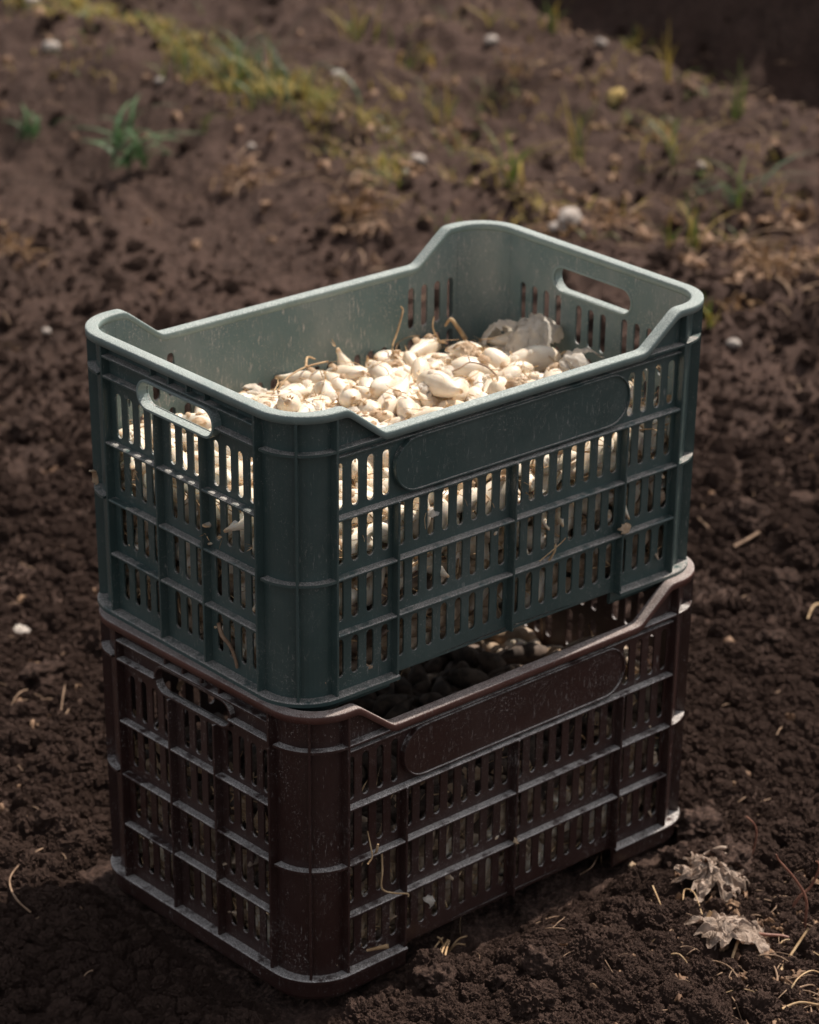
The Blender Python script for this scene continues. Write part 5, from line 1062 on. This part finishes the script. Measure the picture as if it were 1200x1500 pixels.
upright(1152, 1346, [(0, 0, -.003), (.012, 0, .022), (.024, 0, .036), (.032, 0, .060), (.028, 0, .068)], .0020, .0012, 'reddish stem crossing the long one at the right edge')
stem([(1105, 1381, .006), (1125, 1386, .007), (1150, 1388, .006), (1185, 1398, .004), (1200, 1402, .004)], .0022, .0016, 'dark red runner lying right of the largest dead leaf')
stem([(1138, 1440, .002), (1160, 1418, .012), (1182, 1398, .026)], .0018, .0014, 'pale dry stalk propped up at the lower right edge', 'straw')
stem([(1133, 1415, .004), (1145, 1398, .008), (1165, 1398, .010), (1190, 1412, .008), (1200, 1414, .006)], .0009, .0008, 'thin arched straw right of the largest dead leaf', 'straw', 'straw', 'straw', 'single straws on the soil')
stem([(1150, 1478, .004), (1165, 1460, .012), (1185, 1450, .014), (1200, 1448, .010)], .0009, .0008, 'arched straw in the bottom right corner', 'straw', 'straw', 'straw', 'single straws on the soil')
stem([(1145, 1492, .006), (1170, 1488, .010), (1200, 1492, .010)], .0016, .0016, 'thick pale straw at the bottom right corner', 'straw', 'straw', 'straw', 'single straws on the soil')
stem([(1000, 1335, .004), (1002, 1325, .012), (1016, 1330, .012), (1028, 1352, .003)], .0009, .0007, 'thin arched straw left of the largest dead leaf', 'straw', 'straw', 'straw', 'single straws on the soil')
stem([(955, 1320, .012), (962, 1335, .012), (968, 1342, .006)], .0010, .0008, 'short bent straw in the middle of the right foreground', 'straw', 'straw', 'straw', 'single straws on the soil')
stem([(850, 1295, .006), (866, 1290, .010), (875, 1272, .010)], .0008, .0007, 'fine root beside the long side of the brown crate', 'straw_dark', 'straw', 'straw', 'single straws on the soil')
stem([(980, 1410, .004), (995, 1412, .006), (1010, 1430, .003)], .0012, .0006, 'short tan straw below the largest dead leaf', 'straw', 'straw', 'straw', 'single straws on the soil')
stem([(948, 1472, .003), (958, 1480, .006), (962, 1490, .003)], .0012, .0008, 'short reddish straw at the bottom edge', 'redstem', 'straw', 'straw', 'single straws on the soil')
stem([(1055, 1467, .003), (1085, 1467, .005), (1115, 1468, .004)], .0006, .0005, 'long fine straw lying flat near the bottom edge', 'straw', 'straw', 'straw', 'single straws on the soil')
stem([(64, 1258, .006), (45, 1268, .008), (20, 1290, .006), (15, 1310, .006), (25, 1332, .006), (46, 1352, .006)], .0010, .0013, 'long curved twig on the soil left of the brown crate', 'straw_dark', 'twig', 'twig', 'twigs on the soil')
stem([(96, 1022, .012), (93, 1038, .010), (90, 1050, .003)], .0012, .0008, 'short upright twig left of the brown crate', 'straw_dark', 'twig', 'twig', 'twigs on the soil')
stem([(1200, 902, .010), (1190, 906, .012), (1183, 916, .005)], .0025, .0012, 'curled pale twig at the right edge level with the crate joint', 'straw', 'twig', 'twig', 'twigs on the soil')
stem([(1075, 812, .004), (1095, 806, .006), (1112, 797, .010)], .0028, .0018, 'short pale twig right of the green crate bottom', 'straw_dark', 'twig', 'twig', 'twigs on the soil')
stem([(1022, 770, .004), (1034, 782, .006), (1042, 790, .004)], .0022, .0012, 'small twig close to the right side of the green crate', 'straw_dark', 'twig', 'twig', 'twigs on the soil')
# straw tuft left of the near soil mound
root = tag(empty('straw_tuft', gp(648, 1415)), 'bent tuft of dry straw on the soil by the front corner of the brown crate', 'straw tuft')
r_ = random.Random(9)
for i, (a, b) in enumerate([((622, 1425), (648, 1395)), ((630, 1428), (655, 1398)), ((640, 1425), (656, 1396)), ((648, 1428), (658, 1400)), ((656, 1398), (684, 1393)), ((655, 1399), (681, 1404)), ((652, 1397), (640, 1392))]):
    p, q = gp(*a, .001), gp(*b, .016); iv = root.matrix_basis.inverted(); mid = (p+q)/2+Vector((0, 0, .006))
    pts = smooth_pts([iv@p, iv@mid, iv@q]); thing_strand('straw', None, None, None, M['straw'], [(pts, tap(len(pts), .0013, .0010))], root)
# curled brown leaf, yellow leaf, scraps
for i, (px, py, s, mt, lab, rot, lift) in enumerate([(957, 1385, .012, 'straw', 'small curled orange brown leaf left of the largest dead leaf', (.6, .4, .2), .006),
 (905, 148, .035, 'yellow', 'bright yellow leaf on the bed behind the green crate', (.5, -.2, .3), .012), (926, 1275, .006, 'skin_tan', 'tiny pale flake on the soil beside the brown crate', (.4, .2, .1), .005),
 (28, 930, .012, 'skin', 'white husk flake on the soil left of the brown crate', (.4, .1, .9), .008)]):
    V, F = crumple(0, s, 500+i, 1.4, 12, 9, .3, .25, .6); o = link('fallen_leaf', mesh('fallen_leaf', V, F, True), None, M[mt]); o.location = gp(px, py, lift); o.rotation_euler = rot
    sm = o.modifiers.new('thickness', 'SOLIDIFY'); sm.thickness = .0004
    tag(o, lab, 'leaf', 'small leaves and flakes on the soil')
# clover seedling
root = tag(empty('seedling', gp(1082, 1268)), 'tiny green seedling with reddish stem above the smaller dead leaf', 'seedling')
thing_strand('stem', None, None, None, M['redstem'], [curve_seg([Vector((0, 0, -.002)), Vector((-.002, .001, .010)), Vector((-.003, 0, .021))], .0009, .0007)], root)
for i in range(4):
    a = i*PI/2+.4; V = [(-.003, 0, .021)]+[(-.003+.0075*math.cos(a+t)*(1 if abs(t) < .5 else .9), .0075*math.sin(a+t), .0225+.001*math.cos(t*4)) for t in (-.6, -.3, 0, .3, .6)]
    link('leaflet', mesh('leaflet', V, [(0, 1, 2, 3, 4, 5)]), root, M['grass'])

# ------------------------------------------------------------------ grass, weeds, litter on the beds behind
def blade(p, az, h, lean, w0, r_, n=5):
    """tapering bent leaf blade"""
    d = Vector((math.cos(az), math.sin(az), 0)); s = Vector((-d.y, d.x, 0)); V, F = [], []
    for i in range(n+1):
        t = i/n; c_ = Vector(p)+d*(lean*t*t*h)+Vector((0, 0, h*t*(1-.35*lean*t*t))); ww = w0*(1-t)**.7*(.6+.8*t if t < .5 else 1)
        V += [tuple(c_-s*ww), tuple(c_+s*ww+d*w0*.3)]
    for i in range(n): F.append((2*i, 2*i+1, 2*i+3, 2*i+2))
    return V, F
def tuft(px, py, n, h, spread, lean, w0, mats, label, seed, group='grass tufts on the beds', name='grass_tuft', cat='grass tuft'):
    r_ = random.Random(seed); p = gp(px, py); root = tag(empty(name, p), label, cat, group)
    for q, mt in enumerate(mats):
        bl = [blade((r_.gauss(0, spread), r_.gauss(0, spread), -.004), r_.uniform(0, 6.28), h*r_.uniform(.7, 1.45), lean*r_.uniform(.3, 1.4), w0*r_.uniform(.7, 1.3), r_) for _ in range(max(2, n//len(mats)))]
        V, F = merge(bl); link('blades', mesh('blades', V, F, True), root, M[mt])['kind'] = 'stuff'
    return root
tufts = [
 (350, 120, 44, .11, .05, .7, .0030, ['grass_blue', 'grass'], 'tall blue green grass clump in the middle of the grassy strip'),
 (385, 150, 30, .08, .06, .9, .0028, ['grass_blue', 'grass_dry'], 'low blue green clump right of the tall one'),
 (300, 110, 26, .06, .06, .9, .0028, ['grass', 'grass_dry'], 'yellow green clump left of the tall blue green one'),
 (750, 275, 16, .12, .012, 1.1, .0036, ['grass', 'grass_dry'], 'spreading grass tuft behind the back corner of the green crate'),
 (645, 185, 12, .10, .012, .5, .0030, ['grass_dry', 'grass'], 'upright thin grass tuft above the flat pale stone'),
 (845, 235, 10, .12, .012, .5, .0030, ['grass_dry', 'grass'], 'thin upright tuft between the yellow leaf and the crate'),
 (985, 235, 14, .10, .02, .9, .0034, ['grass', 'grass_dry'], 'loose green tuft right of the yellow leaf'),
 (1080, 300, 12, .10, .02, 1.3, .0040, ['grass', 'grass_blue'], 'broad bladed tuft at the right above the crate rim'),
 (1005, 365, 12, .09, .015, .8, .0030, ['grass_dry', 'grass'], 'yellow green tuft just right of the back of the crate'),
 (925, 75, 20, .05, .02, .8, .0035, ['grass_dry', 'grass'], 'low yellow tuft on the crest of the far bed'),
 (610, 100, 16, .06, .03, .8, .0035, ['grass_dry', 'grass'], 'low yellow tuft far behind the middle of the crate'),
 (700, 45, 14, .06, .03, .8, .0035, ['grass', 'grass_dry'], 'faint green tuft near the top above the crate'),
 (805, 45, 14, .06, .02, .6, .0035, ['grass', 'grass_dry'], 'small green tuft before the dark furrow'),
 (530, 60, 18, .08, .03, .8, .0035, ['grass', 'grass_dry'], 'green tuft beyond the grassy strip'),
 (975, 120, 6, .10, .006, .3, .0030, ['grass_dry'], 'single thin seed stalk before the dark furrow'),
 (1080, 170, 8, .10, .008, .4, .0030, ['grass'], 'thin upright blades at the far right'),
 (1040, 480, 12, .06, .012, .7, .0030, ['grass', 'grass_dry'], 'small green tuft touching the right rim of the green crate'),
 (50, 195, 14, .05, .02, .9, .0050, ['weed'], 'little round weed on the slope of the left bed'),
 (300, 190, 5, .05, .01, .9, .0030, ['grass'], 'few green blades left of the white stone'),
]
for i, a in enumerate(tufts): tuft(*a, seed=700+i)
# rusty dried weeds
for i, (px, py, n, h, lab) in enumerate([(1125, 400, 34, .075, 'large rusty dried weed at the right edge beyond the crate rim'), (530, 320, 26, .07, 'rusty dried weed behind the middle of the back wall'),
 (362, 275, 14, .055, 'small orange dried weed on the dark soil left of the rusty one'), (25, 375, 18, .075, 'tan dried weed stalk at the left edge'), (815, 345, 16, .04, 'low rusty weed around the largest pale stone'),
 (1160, 330, 16, .05, 'rusty dried weed at the right edge above the large one'), (890, 330, 22, .045, 'low brown dried weed just behind the far hand hole'), (1075, 455, 16, .05, 'dried weed right of the green crate rim'),
 (660, 210, 14, .05, 'thin dried weed near the flat pale stone'), (955, 210, 16, .06, 'dried weed left of the loose green tuft'), (760, 110, 14, .09, 'tall bent dry stalks far behind the crate')]):
    r_ = random.Random(900+i); root = tag(empty('dried_weed', gp(px, py)), lab, 'dried weed', 'dried weeds on the beds'); bl = []
    for q in range(n):
        a = r_.uniform(0, 6.28)
        bl.append(strand((r_.gauss(0, .018), r_.gauss(0, .018), r_.uniform(-.004, .01)), (math.cos(a)*.6, math.sin(a)*.6, r_.uniform(.3, 1.3)), h*r_.uniform(.5, 1.2), (r_.uniform(-1, 1), r_.uniform(-1, 1), r_.uniform(-2.2, -.2)), r_.uniform(.0010, .0020), r_, 7, .3))
        if q % 2: bl.append(xf(crumple(0, r_.uniform(.007, .014), r_.uniform(0, 60), 1.9, 7, 4, .4, .25, .35), Matrix.Translation((r_.gauss(0, .02), r_.gauss(0, .02), r_.uniform(.004, h*.7)))@Matrix.Rotation(r_.uniform(0, 6), 4, 'X')@Matrix.Rotation(r_.uniform(0, 6), 4, 'Z')))
    V, F = merge(bl); link('stalks', mesh('stalks', V, F, True), root, M['rust'])['kind'] = 'stuff'
# leafy weed on the left
r_ = random.Random(31); root = tag(empty('weed_plant', gp(188, 250)), 'leafy green weed with a long arching leaf on the dark soil at the left', 'weed')
V, F = merge([tube([(0, 0, -.01), (.002, .001, .03), (.004, .004, .07)], [.002, .0018, .001])]); link('stem', mesh('stem', V, F), root, M['weed'])
for i in range(22):
    a = r_.uniform(0, 6.28); V, F = blade((r_.uniform(-.03, .03), r_.uniform(-.03, .03), r_.uniform(.0, .07)), a, r_.uniform(.05, .11), r_.uniform(.8, 1.8), r_.uniform(.006, .012), r_, 6)
    link('leaf', mesh('leaf', V, F, True), root, M['weed'])
# grass of the strip, nobody could count it
r_ = random.Random(77); bl = {'grass': [], 'grass_dry': []}
for i in range(3600):
    t = r_.random(); px = -20+t*620; py = -25+t*235+r_.gauss(0, 17)*(.5+abs(math.sin(t*9)))+10*math.sin(t*14)
    if fbm(np.array(px*.02), np.array(py*.03), 2, 3) < .50 and r_.random() < .85: continue
    d = pix_ray(px, py); s = (CAM[2]-.1)/-d[2]; x, y = CAM[0]+s*d[0], CAM[1]+s*d[1]; z = float(ground_h(x, y))
    bl['grass_dry' if r_.random() < .62 else 'grass'].append(blade((x, y, z-.004), r_.uniform(0, 6.28), r_.uniform(.015, .045), r_.uniform(.3, 1.4), r_.uniform(.0014, .003), r_, 4))
for i in range(110):
    cx, cy = (r_.uniform(560, 1200), r_.uniform(15, 330)) if r_.random() < .85 else (r_.uniform(0, 330), r_.uniform(0, 130))
    if cy < (cx-680)*.31+12: continue
    d = pix_ray(cx, cy); s = (CAM[2]-.1)/-d[2]; x0, y0 = CAM[0]+s*d[0], CAM[1]+s*d[1]; key = 'grass_dry' if r_.random() < .7 else 'grass'; hh = r_.uniform(.015, .045)
    for q in range(r_.randint(3, 14)):
        x, y = x0+r_.gauss(0, .03), y0+r_.gauss(0, .03); bl[key].append(blade((x, y, float(ground_h(x, y))-.003), r_.uniform(0, 6.28), hh*r_.uniform(.5, 1.3), r_.uniform(.3, 1.6), r_.uniform(.0014, .0028), r_, 4))
for mt, b_ in bl.items():
    V, F = merge(b_); tag(link('grass_strip', mesh('grass_strip', V, F, True), None, M[mt]), 'yellowing grass growing along the furrow behind the crates' if mt == 'grass_dry' else 'short green grass growing along the furrow behind the crates', 'grass', kind='stuff')
# dry curled litter over the soil
r_ = random.Random(78); la, lb = [], []
def litter_at(px, py, sc):
    d = pix_ray(px, py); s = (CAM[2]-.03)/-d[2]; x, y = CAM[0]+s*d[0], CAM[1]+s*d[1]
    if -.03 < x < .61 and -.05 < y < .40: return
    z = float(ground_h(x, y)); p = Vector((x, y, z+.003*sc+.003))
    if r_.random() < .6:
        a = r_.uniform(0, 6.28); la.append(strand(p, (math.cos(a), math.sin(a), r_.uniform(-.1, .6)), r_.uniform(.01, .04)*sc, (r_.uniform(-1, 1), r_.uniform(-1, 1), -.8), r_.uniform(.0005, .0011)*sc, r_, 6))
    else:
        m_ = Matrix.Translation(p)@Matrix.Rotation(r_.uniform(0, 6.28), 4, 'Z')@Matrix.Rotation(r_.uniform(-1, 1), 4, 'X'); lb.append(xf(crumple(0, r_.uniform(.004, .013)*sc, r_.uniform(0, 50), 1.7, 8, 5, .5, .25, r_.uniform(.18, .5)), m_))
for (cx, cy, sx, sy, n, sc) in [(1120, 385, 50, 35, 130, 2.6), (900, 340, 110, 35, 110, 2.3), (530, 300, 22, 35, 70, 2.6), (120, 90, 110, 45, 90, 2.0), (700, 120, 220, 60, 150, 2.0), (1000, 200, 150, 90, 190, 1.9),
 (30, 350, 25, 40, 20, 1.6), (360, 265, 12, 25, 20, 2.4), (1060, 1400, 120, 70, 230, 1.0), (1150, 1340, 40, 60, 110, 1.1), (860, 1380, 130, 70, 70, .8), (1120, 700, 60, 260, 60, 1.2), (60, 800, 60, 250, 55, 1.2), (600, 250, 500, 160, 170, 1.6), (1170, 1440, 45, 45, 130, 1.3), (70, 1180, 60, 120, 25, .8)]:
    for i in range(n): litter_at(r_.gauss(cx, sx), r_.gauss(cy, sy), sc)
V, F = merge(la); tag(link('dry_threads', mesh('dry_threads', V, F, True), None, M['straw_dark']), 'bits of dry root and straw scattered over the soil', 'plant litter', kind='stuff')
V, F = merge(lb); tag(link('dry_litter', mesh('dry_litter', V, F, True), None, M['litter']), 'small curled dry leaf bits scattered over the soil', 'plant litter', kind='stuff')
